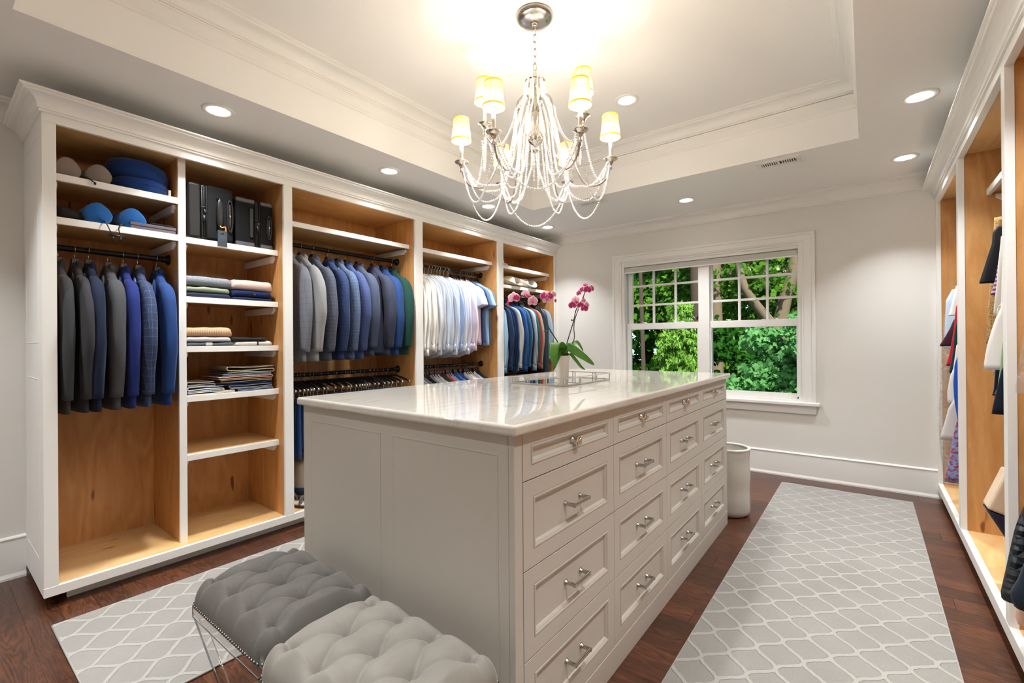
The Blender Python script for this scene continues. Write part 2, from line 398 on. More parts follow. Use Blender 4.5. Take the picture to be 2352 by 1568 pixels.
def casing():
    mb = MB(); rings = []
    for (x, z, dx, dz) in ((WX0, WZ0, -1, 0), (WX0, WZ1, -1, 1), (WX1, WZ1, 1, 1), (WX1, WZ0, 1, 0)):
        k = .86
        rings.append([(x+dx*o*k*1.15, YW-t, z+dz*o*.84) for o, t in cas])
    return mb.loft(rings)
obj('window_casing', casing(), M['trim'], win)
obj('window_stool', MB().box(WX0-.125, WX1+.125, YW-.045, YW+.06, .632, .662), M['trim'], win, bevel=.006)
obj('window_apron', MB().box(WX0-.1, WX1+.1, YW-.018, YW+.001, .56, .632), M['trim'], win, bevel=.005)
for gx0, gx1 in ((-2.027, -1.334), (-1.199, -.49)):
    yu, yl = YW+.085, YW+.045
    a0, a1 = gx0-.045, gx1+.03
    mb = MB().box(a0, gx0, yu, yu+.035, 1.33, WZ1-.02).box(gx1, a1, yu, yu+.035, 1.33, WZ1-.02).box(gx0, gx1, yu, yu+.035, 2.0, WZ1-.02).box(gx0, gx1, yu, yu+.035, 1.34, 1.393)
    s1 = obj('upper_sash', mb, M['trim'], win, bevel=.003)
    wd = (gx1-gx0)/3; zs = (1.393, 1.587, 1.795, 2.0)
    for k in (1, 2): obj('muntin', MB().box(gx0+wd*k-.011, gx0+wd*k+.011, yu+.006, yu+.03, 1.393, 2.0), M['trim'], s1, bevel=.003)
    for k in (1, 2): obj('muntin', MB().box(gx0, gx1, yu+.007, yu+.029, zs[k]-.011, zs[k]+.011), M['trim'], s1, bevel=.003)
    for i in range(3):
        for k in range(3):
            obj('pane', MB().box(gx0+wd*i+(.011 if i else 0), gx0+wd*(i+1)-(.011 if i < 2 else 0), yu+.016, yu+.02, zs[k]+(.011 if k else 0), zs[k+1]-(.011 if k < 2 else 0)), M['glass'], s1)
    mb = MB().box(a0-.004, gx0-.004, yl, yl+.036, .7, 1.325).box(gx1-.004, a1+.002, yl, yl+.036, .7, 1.325).box(a0-.004, a1+.002, yl, yl+.036, 1.325, 1.391).box(gx0-.01, gx1, yl, yl+.036, .68, .728)
    s2 = obj('lower_sash', mb, M['trim'], win, bevel=.003)
    obj('pane', MB().box(gx0-.004, gx1-.004, yl+.016, yl+.02, .728, 1.325), M['glass'], s2)
    for lx in (.22, .78):
        xx = gx0+(gx1-gx0)*lx
        obj('sash_lock', MB().lathe([(.012, 0), (.012, .008), (.006, .012)], 12, (xx, yl+.018, 1.391)).box(xx-.03, xx+.012, yl+.012, yl+.024, 1.399, 1.405), M['whitep'], s2)
sh = emp('roller_shade', (-1.28, YW+.02, 2.03), 'pale grey rolled-up fabric shade filling the top of the window', 'shade')
obj('cassette', MB().box(WX0+.03, WX1-.03, YW+.004, YW+.05, 2.0, 2.03), M['trim'], sh, bevel=.004)
obj('shade_fabric', MB().tube([(WX0+.035, YW+.026, 1.977), (WX1-.035, YW+.026, 1.977)], .021, 12).box(WX0+.035, WX1-.035, YW+.005, YW+.009, 1.94, 1.985), plain('shade_fabric', '#c9c7c0', .9, bump=.3, bscale=900), sh)
obj('hem_bar', MB().box(WX0+.035, WX1-.035, YW+.001, YW+.012, 1.932, 1.944), plain('hem_bar', '#f2f1ee', .5), sh, bevel=.002)
for hx in (-1.8, -.83): obj('handle', MB().box(hx-.04, hx+.04, YW-.006, YW+.004, 1.934, 1.94), M['whitep'], sh, bevel=.002)

# ------------------------------------------------------------------ ceiling vents
for (x0, x1, y0, y1, lab) in ((-.62, -.352, 3.648, 3.785, 'white slotted air vent in the lower ceiling right of the chandelier'), (-2.09, -1.82, 3.665, 3.785, 'white slotted air vent seen through the hanging bead loops')):
    r = emp('ceiling_vent', ((x0+x1)/2, (y0+y1)/2, ZC), lab, 'vent', 'white air vents in the lower ceiling')
    obj('frame', MB().box(x0, x1, y0, y0+.035, ZC-.005, ZC).box(x0, x1, y1-.035, y1, ZC-.005, ZC).box(x0, x0+.03, y0+.035, y1-.035, ZC-.005, ZC).box(x1-.03, x1, y0+.035, y1-.035, ZC-.005, ZC).box((x0+x1)/2-.008, (x0+x1)/2+.008, y0+.035, y1-.035, ZC-.005, ZC), M['whitep'], r, bevel=.001)
    obj('backing', MB().box(x0+.02, x1-.02, y0+.03, y1-.03, ZC-.0008, ZC), plain('vent_dark', '#3a3a39', .9), r)
    k = x0+.034
    while k < x1-.03:
        if abs(k-(x0+x1)/2) > .012: obj('slat', MB().box(k, k+.006, y0+.034, y1-.034, ZC-.005, ZC-.001), M['whitep'], r)
        k += .0135
# ------------------------------------------------------------------ built-in wardrobes
def rod(parent, x, z, y0, y1):
    r = obj('closet_rod', MB().tube([(x, y0+.001, z), (x, y1-.001, z)], .0145, 14), M['black'], parent, True, auto=40)
    for yy, s in ((y0, 1), (y1, -1)):
        prof = [(.001, 0), (.03, 0), (.03, .006), (.022, .014), (.0175, .022), (.0175, .034), (.001, .034)]
        mb = MB().lathe(prof, 20, cap=False).warp(lambda p: Vector((x+p.x, yy+s*p.z, z+p.y)))
        obj('flange', mb, M['black'], r, True, auto=40)
    return r
def shelf(parent, fx, bx, y0, y1, zt, cl=(1, 1)):
    sg = 1 if bx > fx else -1
    a, b = sorted((fx+sg*.018, bx))
    s = obj('shelf', MB().box(a, b, y0+.0005, y1-.0005, zt-.02, zt-.0005), M['mapleh'], parent)
    a, b = sorted((fx, fx+sg*.018))
    obj('shelf_nosing', MB().box(a, b, y0+.0005, y1-.0005, zt-.034, zt), M['cab'], s, bevel=.0015)
    for k, yy in enumerate((y0, y1)):
        if cl[k]:
            ya, yb = (yy+.0005, yy+.018) if k == 0 else (yy-.018, yy-.0005)
            x2 = bx-sg*.002; x1 = fx+sg*.035; q = [(x1, zt-.0345), (x2, zt-.0345), (x2, zt-.075), (x1+sg*.03, zt-.075), (x1, zt-.052)]
            if sg > 0: q = q[::-1]
            obj('shelf_cleat', MB().prism([(p[0], p[1]) for p in q], 1, ya, yb), M['cab'], s, bevel=.001)
    return s
wl = emp('built_in_wardrobe', (XL, .352, 0), 'long white built-in wardrobe with maple interior along the left wall', 'wardrobe')
BX = -3.49
st = [(.352, .400), (1.444, 1.5), (2.529, 2.609), (3.608, 3.693), (4.676, YW-.001)]
for i, (a, b) in enumerate(st):
    obj('stile', MB().box(XL-.02, XL, a, b, .1, 2.222), M['cab'], wl, bevel=.0012)
    if i == 0: obj('side_panel', MB().box(BX, XL-.02, a+.018, b, .1, 2.24), M['maple'], wl)
    else: obj('side_panel', MB().box(BX, XL-.02, a, b, .1, 2.24), M['maple'], wl)
obj('top_rail', MB().box(XL-.02, XL, .352, YW-.001, 2.222, 2.3), M['cab'], wl, bevel=.0012)
obj('bottom_rail', MB().box(XL-.02, XL+.001, .351, YW-.001, .057, .1), M['cab'], wl, bevel=.0015)
obj('plinth', MB().box(XL-.1, XL-.08, .44, YW-.001, 0, .08), M['trim'], wl)
obj('floor_panel', MB().box(BX, XL-.02, .37, YW-.001, .08, .1), M['mapleh'], wl)
obj('top_panel', MB().box(BX, XL-.02, .37, YW-.001, 2.24, 2.26), M['mapleh'], wl)
for i in range(4):
    a, b = st[i][1], st[i+1][0]
    obj('back_panel', MB().box(BX-.01, BX, a, b, .1, 2.24), M['maple'], wl)
obj('dust_cover', MB().box(XW+.001, XL, .353, YW-.001, 2.3, 2.31), M['cab'], wl)
dv = obj('divider', MB().box(BX, -3.048, .897, .932, .1, 2.24), M['maple'], wl)
obj('divider_nosing', MB().box(-3.048, -3.03, .8965, .9325, .1, 2.24), M['cab'], dv, bevel=.0015)
# panelled left end
ep = obj('end_panel', MB().box(XW+.001, XL-.02, .362, .37, .055, 2.3), M['cab'], wl)
fr = MB().box(XW+.001, -3.435, .352, .362, .055, 2.3).box(-3.06, XL-.019, .352, .362, .055, 2.3)
for z0, z1 in ((.055, .2), (1.05, 1.21), (2.18, 2.3)): fr.box(-3.435, -3.06, .352, .362, z0, z1)
obj('end_frame', fr, M['cab'], ep)
def ring_panel(x0, x1, z0, z1, prof, mp):
    """recessed panel: rectangle rings inset by prof[(inset, depth)], mp maps (u, depth, z) to the room"""
    return MB().loft([[mp(x0+i, d, z0+i), mp(x1-i, d, z0+i), mp(x1-i, d, z1-i), mp(x0+i, d, z1-i)] for i, d in prof])
OG = [(0, 0), (.003, -.0015), (.0035, .0012), (.007, .0016), (.010, .0002), (.0105, -.0018), (.013, -.0022), (.017, -.0062), (.0185, -.0092), (.019, -.0105)]
for z0, z1 in ((.2, 1.05), (1.21, 2.18)):
    obj('panel_moulding', ring_panel(-3.435, -3.06, z0, z1, OG[:-1]+[(.019, -.0085)], lambda u, d, z: (u, .352-d, z)), M['cab'], ep)
obj('crown_moulding', MB().sweep(crown_prof(.085, .075), [(XL, YW-.001, 2.262), (XL, .352, 2.262), (XW+.001, .352, 2.262)]), M['cab'], wl)
SX = -3.03
shelf(wl, SX, BX, .4, .897, 2.018); shelf(wl, SX, BX, .4, .897, 1.812)
for z in (1.808, 1.473, 1.192, .911, .579): shelf(wl, SX, BX, .932, 1.444, z)
shelf(wl, SX, BX, 1.5, 2.529, 2.021); shelf(wl, SX, BX, 2.609, 3.608, 2.022)
shelf(wl, SX, BX, 3.693, 4.676, 2.02); shelf(wl, SX, BX, 3.693, 4.676, 1.812)
RX = -3.19
rod(wl, RX, 1.69, .4, .897); rod(wl, RX, 1.896, 1.5, 2.529); rod(wl, RX, .979, 1.5, 2.529)
rod(wl, RX, 1.9, 2.609, 3.608); rod(wl, RX, .982, 2.609, 3.608); rod(wl, RX, 1.71, 3.693, 4.676); rod(wl, RX, .86, 3.693, 4.676)

wr = emp('built_in_wardrobe', (XR, .39, 0), 'tall white built-in wardrobe with maple interior along the right wall', 'wardrobe')
BR = .954
sr = [(.35, .40), (1.40, 1.455), (2.5, 2.557), (3.622, 3.69), (4.672, YW-.001)]
for a, b in sr:
    obj('stile', MB().box(XR, XR+.027, a, b, .12, 2.222), M['cab'], wr, bevel=.0012)
    obj('side_panel', MB().box(XR+.027, BR, a+.004, b-.004 if b < 4.7 else b, .12, 2.24), M['maple'], wr)
obj('top_rail', MB().box(XR, XR+.027, .35, YW-.001, 2.222, 2.3), M['cab'], wr, bevel=.0012)
obj('bottom_rail', MB().box(XR-.001, XR+.027, .35, YW-.001, .066, .12), M['cab'], wr, bevel=.0015)
obj('plinth', MB().box(XR+.07, XR+.09, .35, YW-.001, 0, .1), M['trim'], wr)
obj('floor_panel', MB().box(XR+.027, BR, .35, YW-.001, .1, .1195), M['mapleh'], wr)
obj('top_panel', MB().box(XR+.027, BR, .35, YW-.001, 2.24, 2.26), M['mapleh'], wr)
for i in range(4): obj('back_panel', MB().box(BR, BR+.01, sr[i][1]-.004, sr[i+1][0]+.004, .12, 2.24), M['maple'], wr)
obj('dust_cover', MB().box(XR, XE-.001, .35, YW-.001, 2.3, 2.31), M['cab'], wr)
obj('crown_moulding', MB().sweep(crown_prof(.085, .075), [(XE-.001, .35, 2.262), (XR, .35, 2.262), (XR, YW-.001, 2.262)]), M['cab'], wr)
shelf(wr, XR+.115, BR, 3.686, 4.676, 1.99); shelf(wr, XR+.115, BR, 3.686, 4.676, 1.74, (0, 0)); shelf(wr, XR+.115, BR, 2.553, 3.626, 2.025)
rod(wr, .69, 1.6, 3.686, 4.676); rod(wr, .69, 1.88, 2.553, 3.626); rod(wr, .69, 1.88, 1.451, 2.504)

# ------------------------------------------------------------------ island
IX0, IX1, IY0, IY1 = -1.803, -.734, .957, 3.25
isl = emp('island_cabinet', ((IX0+IX1)/2, (IY0+IY1)/2, 0), 'large greige island cabinet with sixteen panelled drawers in the middle of the room', 'cabinet')
obj('carcass', MB().box(IX0+.012, IX1-.02, IY0+.012, IY1-.012, 0, .956), M['island'], isl)
obj('corner_post', MB().box(IX1-.02, IX1, IY0, .9925, .0905, .956), M['island'], isl, bevel=.0015)
obj('corner_post', MB().box(IX1-.02, IX1, 3.2265, IY1, .0905, .956), M['island'], isl, bevel=.0015)
obj('base_board', MB().box(IX1-.02, IX1+.001, IY0-.001, IY1+.001, 0, .09), M['island'], isl, bevel=.002)
obj('base_board', MB().box(IX0, IX1-.02, IY0-.001, IY0+.012, 0, .09), M['island'], isl, bevel=.002)
m_end = M['island']
for y0, y1, s in ((IY0, IY0+.012, 1), (IY1-.012, IY1, -1)):
    zb = .0905
    for x0, x1 in ((IX0, -1.755), (-1.298, -1.243), (-.786, IX1-.0205)): obj('end_stile', MB().box(x0, x1, y0, y1, zb, .956), m_end, isl)
    for x0, x1 in ((-1.755, -1.298), (-1.243, -.786)):
        obj('end_rail', MB().box(x0, x1, y0, y1, .903, .956), m_end, isl); obj('end_rail', MB().box(x0, x1, y0, y1, zb, .14), m_end, isl)
        yy = y0 if s > 0 else y1
        obj('end_panel', ring_panel(x0, x1, .14, .903, OG+[(.02, -.0105)], lambda u, d, z: (u, yy-s*d, z)), m_end, isl)
for k in range(4):   # plain panelled back towards the left wardrobe
    a = IY0+.012+k*(IY1-IY0-.024)/4; b = IY0+.012+(k+1)*(IY1-IY0-.024)/4
    obj('back_panel', ring_panel(a, b, .0905, .956, [(0, -.012), (0, 0), (.05, 0)]+[(.05+i, d) for i, d in OG], lambda u, d, z: (IX0-d, u, z)), M['island'], isl)
ys = [.994, 1.5515, 2.109, 2.6665, 3.225]
zs = [(.824, .955), (.581, .821), (.337, .578), (.0925, .334)]
for i in range(4):
    y0, y1 = ys[i]+.0012, ys[i+1]-.0012
    for j, (z0, z1) in enumerate(zs):
        in_ = .036 if j == 0 else .046
        prof = [(0, -.019), (0, -.0008), (.0008, 0), (in_, 0)]+[(in_+a, d) for a, d in OG]
        # margins: wider at the sides than top and bottom
        dr = obj('drawer', MB().loft([[(IX1+d, y0+a*1.0, z0+a), (IX1+d, y1-a*1.0, z0+a), (IX1+d, y1-a*1.0, z1-a), (IX1+d, y0+a*1.0, z1-a)] for a, d in prof]), M['island'], isl)
        yc, zc = (y0+y1)/2, (z0+z1)/2; xf = IX1-.0105
        if j == 0:
            kb = MB().lathe([(.013, 0), (.013, .004), (.007, .007), (.0055, .014), (.007, .018)], 14, cap=True).warp(lambda p: Vector((xf+p.z, yc+p.x, zc+p.y)))
            kb.ellip((xf+.024, yc, zc), .008, .0135, .017, 14, 8, .6)
            kb.ellip((xf+.031, yc, zc), .004, .008, .010, 12, 6, .8)
            obj('knob', kb, M['chrome'], dr, True)
        else:
            h = MB()
            h.tube([(xf+.008, yc-.046, zc), (xf+.0385, yc-.046, zc)], .0048, 8, flat=1.35).tube([(xf+.008, yc+.046, zc), (xf+.0385, yc+.046, zc)], .0048, 8, flat=1.35).tube([(xf+.034, yc-.0505, zc), (xf+.034, yc+.0505, zc)], .0048, 8, flat=1.35)
            for s in (-1, 1):
                h.add(*(lambda q: (q.v, q.f, q.uv))(MB().lathe([(.0095, 0), (.0095, .003), (.0065, .006), (.0055, .012)], 14).warp(lambda p: Vector((xf+p.z, yc+s*.046+p.x, zc+p.y)))))
            obj('pull_handle', h, M['nickel'], dr, True, auto=50)
# marble
mt, nt, b = newmat('white_marble'); L = nt.links.new
g = N(nt, 'ShaderNodeNewGeometry'); mp = N(nt, 'ShaderNodeMapping'); mp.inputs['Scale'].default_value = (3.2, .9, 3); mp.inputs['Rotation'].default_value = (0, 0, .35); L(g.outputs['Position'], mp.inputs['Vector'])
n1 = N(nt, 'ShaderNodeTexNoise', i_Scale=1.3, i_Detail=8.0, i_Roughness=.62, i_Distortion=1.2); L(mp.outputs[0], n1.inputs['Vector'])
ab = N(nt, 'ShaderNodeMath', operation='SUBTRACT', i_1=.5); L(n1.outputs[0], ab.inputs[0]); ab2 = N(nt, 'ShaderNodeMath', operation='ABSOLUTE'); L(ab.outputs[0], ab2.inputs[0])
rp = N(nt, 'ShaderNodeMapRange'); rp.inputs[1].default_value = 0; rp.inputs[2].default_value = .014; rp.inputs[3].default_value = 1; rp.inputs[4].default_value = 0; L(ab2.outputs[0], rp.inputs[0])
n2 = N(nt, 'ShaderNodeTexNoise', i_Scale=2.2, i_Detail=3.0); L(g.outputs['Position'], n2.inputs['Vector'])
r2 = N(nt, 'ShaderNodeMapRange'); r2.inputs[1].default_value = .48; r2.inputs[2].default_value = .72; L(n2.outputs[0], r2.inputs[0])
mu = N(nt, 'ShaderNodeMath', operation='MULTIPLY'); L(rp.outputs[0], mu.inputs[0]); L(r2.outputs[0], mu.inputs[1])
n3 = N(nt, 'ShaderNodeTexNoise', i_Scale=1.0, i_Detail=5.0); mp3 = N(nt, 'ShaderNodeMapping'); mp3.inputs['Scale'].default_value = (28, 2, 14); mp3.inputs['Rotation'].default_value = (0, 0, .1); L(g.outputs['Position'], mp3.inputs['Vector']); L(mp3.outputs[0], n3.inputs['Vector'])
r3 = N(nt, 'ShaderNodeMapRange'); r3.inputs[1].default_value = .45; r3.inputs[2].default_value = .8; r3.inputs[4].default_value = .35; L(n3.outputs[0], r3.inputs[0])
x1 = N(nt, 'ShaderNodeMix', data_type='RGBA'); x1.inputs[6].default_value = lin('#cdc8be'); x1.inputs[7].default_value = lin('#b0aaa0'); L(r3.outputs[0], x1.inputs[0])
x2 = N(nt, 'ShaderNodeMix', data_type='RGBA'); x2.inputs[7].default_value = lin('#a09b93'); L(mu.outputs[0], x2.inputs[0]); L(x1.outputs[2], x2.inputs[6])
L(x2.outputs[2], b.inputs['Base Color']); b.inputs['Roughness'].default_value = .035; b.inputs['Specular IOR Level'].default_value = .6
M['marble'] = mt
ct = obj('marble_countertop', MB().box(-1.812, -.709, .931, 3.262, .9565, .987), M['marble'], bevel=.009, seg=4)
tag(ct, 'polished white marble slab with grey veins lying on the island', 'countertop')

# ------------------------------------------------------------------ rugs
def rugmat():
    mt, nt, b = newmat('trellis_rug'); L = nt.links.new
    tc = N(nt, 'ShaderNodeNewGeometry'); sp = N(nt, 'ShaderNodeSeparateXYZ'); L(tc.outputs['Position'], sp.inputs[0])
    def math(op, a, bb=None, cc=None):
        n = N(nt, 'ShaderNodeMath', operation=op)
        for k, q in enumerate((a, bb, cc)):
            if q is None: continue
            if isinstance(q, (int, float)): n.inputs[k].default_value = q
            else: L(q, n.inputs[k])
        return n.outputs[0]
    W, H = .155, .19      # cell width (x) and depth (y)
    u = math('MULTIPLY', sp.outputs[0], 1/W); v = math('MULTIPLY', sp.outputs[1], 1/H)
    # ogee trellis: two families of mirrored waves that touch where they swing together
    wv = math('MULTIPLY', math('COSINE', math('MULTIPLY', v, 2*PI)), .25)
    A = math('SUBTRACT', u, wv); B = math('ADD', math('ADD', u, wv), .5)
    sn = math('SINE', math('MULTIPLY', v, 2*PI)); st_ = math('SQRT', math('ADD', math('MULTIPLY', math('MULTIPLY', sn, sn), 1.65), 1.0))
    def near(f): return math('ABSOLUTE', math('SUBTRACT', math('FRACT', math('ADD', f, .5)), .5))
    d = math('DIVIDE', math('MINIMUM', near(A), near(B)), st_)
    n = N(nt, 'ShaderNodeTexNoise', i_Scale=70.0, i_Detail=4.0); L(tc.outputs['Position'], n.inputs['Vector'])
    d2 = math('ADD', d, math('MULTIPLY', math('SUBTRACT', n.outputs[0], .5), .055))
    rp = N(nt, 'ShaderNodeMapRange', interpolation_type='SMOOTHSTEP'); rp.inputs[1].default_value = .04; rp.inputs[2].default_value = .07; rp.inputs[3].default_value = 1; rp.inputs[4].default_value = 0; L(d2, rp.inputs[0])
    mp = N(nt, 'ShaderNodeMapping'); mp.inputs['Scale'].default_value = (500, 40, 1); L(tc.outputs['Position'], mp.inputs['Vector'])
    n2 = N(nt, 'ShaderNodeTexNoise', i_Scale=1.0, i_Detail=2.0); L(mp.outputs[0], n2.inputs['Vector'])
    n3 = N(nt, 'ShaderNodeTexNoise', i_Scale=3.0, i_Detail=2.0); L(tc.outputs['Position'], n3.inputs['Vector'])
    x0 = N(nt, 'ShaderNodeMix', data_type='RGBA'); x0.inputs[6].default_value = lin('#6f6c67'); x0.inputs[7].default_value = lin('#a09d97')
    L(math('MULTIPLY', math('ADD', n2.outputs[0], n3.outputs[0]), .5), x0.inputs[0])
    x1 = N(nt, 'ShaderNodeMix', data_type='RGBA'); x1.inputs[7].default_value = lin('#a19e97'); L(x0.outputs[2], x1.inputs[6]); L(rp.outputs[0], x1.inputs[0])
    L(x1.outputs[2], b.inputs['Base Color']); b.inputs['Roughness'].default_value = .95; b.inputs['Sheen Weight'].default_value = .3
    bu = N(nt, 'ShaderNodeBump', i_Strength=.9, i_Distance=.006); L(math('ADD', rp.outputs[0], math('MULTIPLY', n2.outputs[0], .15)), bu.inputs['Height']); L(bu.outputs[0], b.inputs['Normal'])
    return mt
M['rug'] = rugmat(); M['binding'] = plain('rug_binding', '#a5a29b', .95, bump=.4, bscale=400)
for (x0, x1, y0, y1, lab) in ((-2.762, -1.918, .35, 3.05, 'pale grey trellis runner rug between the left wardrobe and the island'), (-.578, .258, .75, 4.455, 'pale grey trellis runner rug in the right aisle near the hamper')):
    r = emp('runner_rug', ((x0+x1)/2, (y0+y1)/2, 0), lab, 'rug', 'trellis runner rugs')
    obj('pile', MB().box(x0+.004, x1-.004, y0+.004, y1-.004, .0005, .011), M['rug'], r)
    obj('binding', MB().tube([(x0+.004, y0+.004, .0055), (x1-.004, y0+.004, .0055), (x1-.004, y1-.004, .0055), (x0+.004, y1-.004, .0055), (x0+.004, y0+.004, .0055)], .0053, 8), M['binding'], r, True)

# ------------------------------------------------------------------ tufted ottomans on clear acrylic legs
mt, nt, b = newmat('clear_acrylic'); b.inputs['Transmission Weight'].default_value = 1; b.inputs['Roughness'].default_value = .02; b.inputs['IOR'].default_value = 1.49; b.inputs['Base Color'].default_value = (.97, .98, .98, 1); M['acrylic'] = mt
def velvet(name, c1, c2):
    mt, nt, b = newmat(name); L = nt.links.new
    g = N(nt, 'ShaderNodeNewGeometry'); n = N(nt, 'ShaderNodeTexNoise', i_Scale=9.0, i_Detail=4.0, i_Distortion=1.5); L(g.outputs['Position'], n.inputs['Vector'])
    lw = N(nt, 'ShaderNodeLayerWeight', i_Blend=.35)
    a = N(nt, 'ShaderNodeMath', operation='MULTIPLY_ADD', i_1=.35, i_2=0.1); L(lw.outputs['Facing'], a.inputs[0])  # paler at grazing angles: velvet sheen put into the colour
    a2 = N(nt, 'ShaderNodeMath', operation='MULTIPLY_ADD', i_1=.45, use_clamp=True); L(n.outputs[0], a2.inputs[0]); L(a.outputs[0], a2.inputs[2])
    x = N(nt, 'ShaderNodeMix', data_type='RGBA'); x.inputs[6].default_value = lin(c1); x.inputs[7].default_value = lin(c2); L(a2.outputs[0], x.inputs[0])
    L(x.outputs[2], b.inputs['Base Color']); b.inputs['Roughness'].default_value = .75; b.inputs['Sheen Weight'].default_value = .3; b.inputs['Sheen Roughness'].default_value = .3
    return mt
def ottoman(x0, x1, y0, y1, cloth, lab, sd, short_frame=False):
    r = emp('tufted_ottoman', ((x0+x1)/2, (y0+y1)/2, 0), lab, 'ottoman', 'velvet ottomans at the end of the island')
    W, D = x1-x0, y1-y0; nx, ny = 132, 94; zt = .43; rr = .045
    # tuft positions: staggered rows
    tf = []
    cols, rows = 4, 3
    for j in range(rows):
        n = cols-1 if j % 2 else cols
        for i in range(n):
            tf.append(((i+.5+(.5 if j % 2 else 0))/cols*W, (j+.5)/rows*D))
    sgm = []
    for a in range(len(tf)):
        for c in range(a+1, len(tf)):
            dx, dy = abs(tf[a][0]-tf[c][0]), abs(tf[a][1]-tf[c][1])
            if dy > .01 and dx < W/cols*.6 and dy < D/rows*1.1: sgm.append((tf[a], tf[c]))
    for (tx, ty) in tf:      # pleats run straight to the edge from the outer tufts
        if ty < D/rows*.6: sgm.append(((tx, ty), (tx, -.02)))
        if ty > D-D/rows*.6: sgm.append(((tx, ty), (tx, D+.02)))
        if tx < W/cols*.6 : sgm.append(((tx, ty), (-.02, ty)))
        if tx > W-W/cols*.6: sgm.append(((tx, ty), (W+.02, ty)))
    def sd_(px, py, s):
        (ax, ay), (bx, by) = s; dx, dy = bx-ax, by-ay; t = max(0, min(1, ((px-ax)*dx+(py-ay)*dy)/(dx*dx+dy*dy)))
        return math.hypot(px-ax-dx*t, py-ay-dy*t)
    vs = []; 
    for j in range(ny+1):
        for i in range(nx+1):
            u = i/nx; v = j/ny; px = W*u; py = D*v
            e = min(px, W-px, py, D-py); ex = min(px, W-px); ey = min(py, D-py)
            qx = max(0, rr-ex)/rr; qy = max(0, rr-ey)/rr; q = math.hypot(qx, qy)
            if q > 1:      # rounded corners
                nx_, ny_ = rr*(1-qx/q), rr*(1-qy/q); px = nx_ if px < W/2 else W-nx_; py = ny_ if py < D/2 else D-ny_; q = 1
            crown = zt-rr*(1-math.sqrt(max(0, 1-q*q)))
            dt = min(math.hypot(px-a, py-c) for a, c in tf); ds = min(sd_(px, py, s) for s in sgm)
            puff = .012*(1-math.exp(-(ds/.009)**1.0)) + .024*(1-math.exp(-(dt/.036)**2)) + .01*(1-math.exp(-(dt/.011)**2)) + .0016*math.sin(math.atan2(py-min(tf, key=lambda q_: (px-q_[0])**2+(py-q_[1])**2)[1], px-min(tf, key=lambda q_: (px-q_[0])**2+(py-q_[1])**2)[0])*13)*math.exp(-(dt/.03)**2)
            puff *= 1-.75*q
            wr_ = .0012*noise.noise(Vector((px*30+sd, py*30, 0)))
            vs.append((x0+px, y0+py, crown-.026+puff+wr_))
    fs = []; k = nx+1
    for j in range(ny):
        for i in range(nx): fs.append((j*k+i, j*k+i+1, (j+1)*k+i+1, (j+1)*k+i))
    cu = MB(); cu.add(vs, fs, [(p[0], p[1]) for p in vs])
    # skirt down to the frame
    rim = [i for i in range(k)]+[j*k+nx for j in range(1, ny+1)]+[ny*k+i for i in range(nx-1, -1, -1)]+[j*k for j in range(ny-1, 0, -1)]
    low = []
    for t, idx in enumerate(rim):
        p = vs[idx]; wv = .0015*math.sin(t*.9); low.append((p[0], p[1], .352))
    n0 = len(cu.v); cu.add(low, []); m_ = len(rim)
    for t in range(m_): cu.f.append((rim[t], n0+t, n0+(t+1) % m_, rim[(t+1) % m_]))
    cu.f.append(tuple(n0+t for t in range(m_)))
    obj('seat_cushion', cu, cloth, r, True)
    bt = MB()
    for a, c in tf:
        h = zt-.026
        bt.ellip((x0+a, y0+c, h+.004), .011, .011, .005, 14, 6)
    obj('tuft_buttons', bt, cloth, r, True, kind='stuff')
    nh = MB(); s = .0135
    P = [(x0, y0), (x1, y0), (x1, y1), (x0, y1)]
    for a in range(4):
        A, B = Vector(P[a]), Vector(P[(a+1) % 4]); d_ = (B-A).normalized(); A2, B2 = A+d_*rr, B-d_*rr; n = int((B2-A2).length/s); nrm = Vector((d_.y, -d_.x))
        for t in range(n+1):
            q = A2+(B2-A2)*(t/n)+nrm*.0015; nh.sphere((q.x, q.y, .361), .0045, 6, 4)
        for t in range(1, 5):
            an = t/5*PI/2; q = B2+(-Vector((d_.y, -d_.x)))*rr+(nrm*math.cos(an)+d_*math.sin(an))*(rr+.0015); nh.sphere((q.x, q.y, .361), .0045, 6, 4)
    obj('nailhead_trim', nh, M['nail'], r, True, kind='stuff')
    for ya in (y0+.004, y1-.022): obj('acrylic_rail', MB().box(x0+.004, x1-.004, ya, ya+.018, .31, .3515), M['acrylic'], r, bevel=.002)
    for ya in (y0+.006, y1-.056):
        for s in (1, -1):
            xa, xb = (x0+.006, x1-.006) if s > 0 else (x1-.006, x0+.006); c = (xa+xb)/2; t = .024*s
            z0, z1 = 0.0, .31
            off = 0 if s > 0 else .0
            q = [(xa, z1), (xa+t*1.3, z1), (xb, z0), (xb-t*1.3, z0)]
            yy = ya if s > 0 else ya+.026
            if s < 0: q = q[::-1]
            obj('leg', MB().prism(q, 1, yy, yy+.024), M['acrylic'], r, bevel=.0015)
    return r
ottoman(-1.755, -1.242, .545, .905, velvet('grey_velvet', '#45423e', '#6a665f'), 'darker grey button-tufted velvet ottoman on clear crossed legs, farther left', 3)
ottoman(-1.236, -.712, .525, .885, velvet('pale_velvet', '#6f6a63', '#948f86'), 'lighter taupe button-tufted velvet ottoman against the island corner', 9)

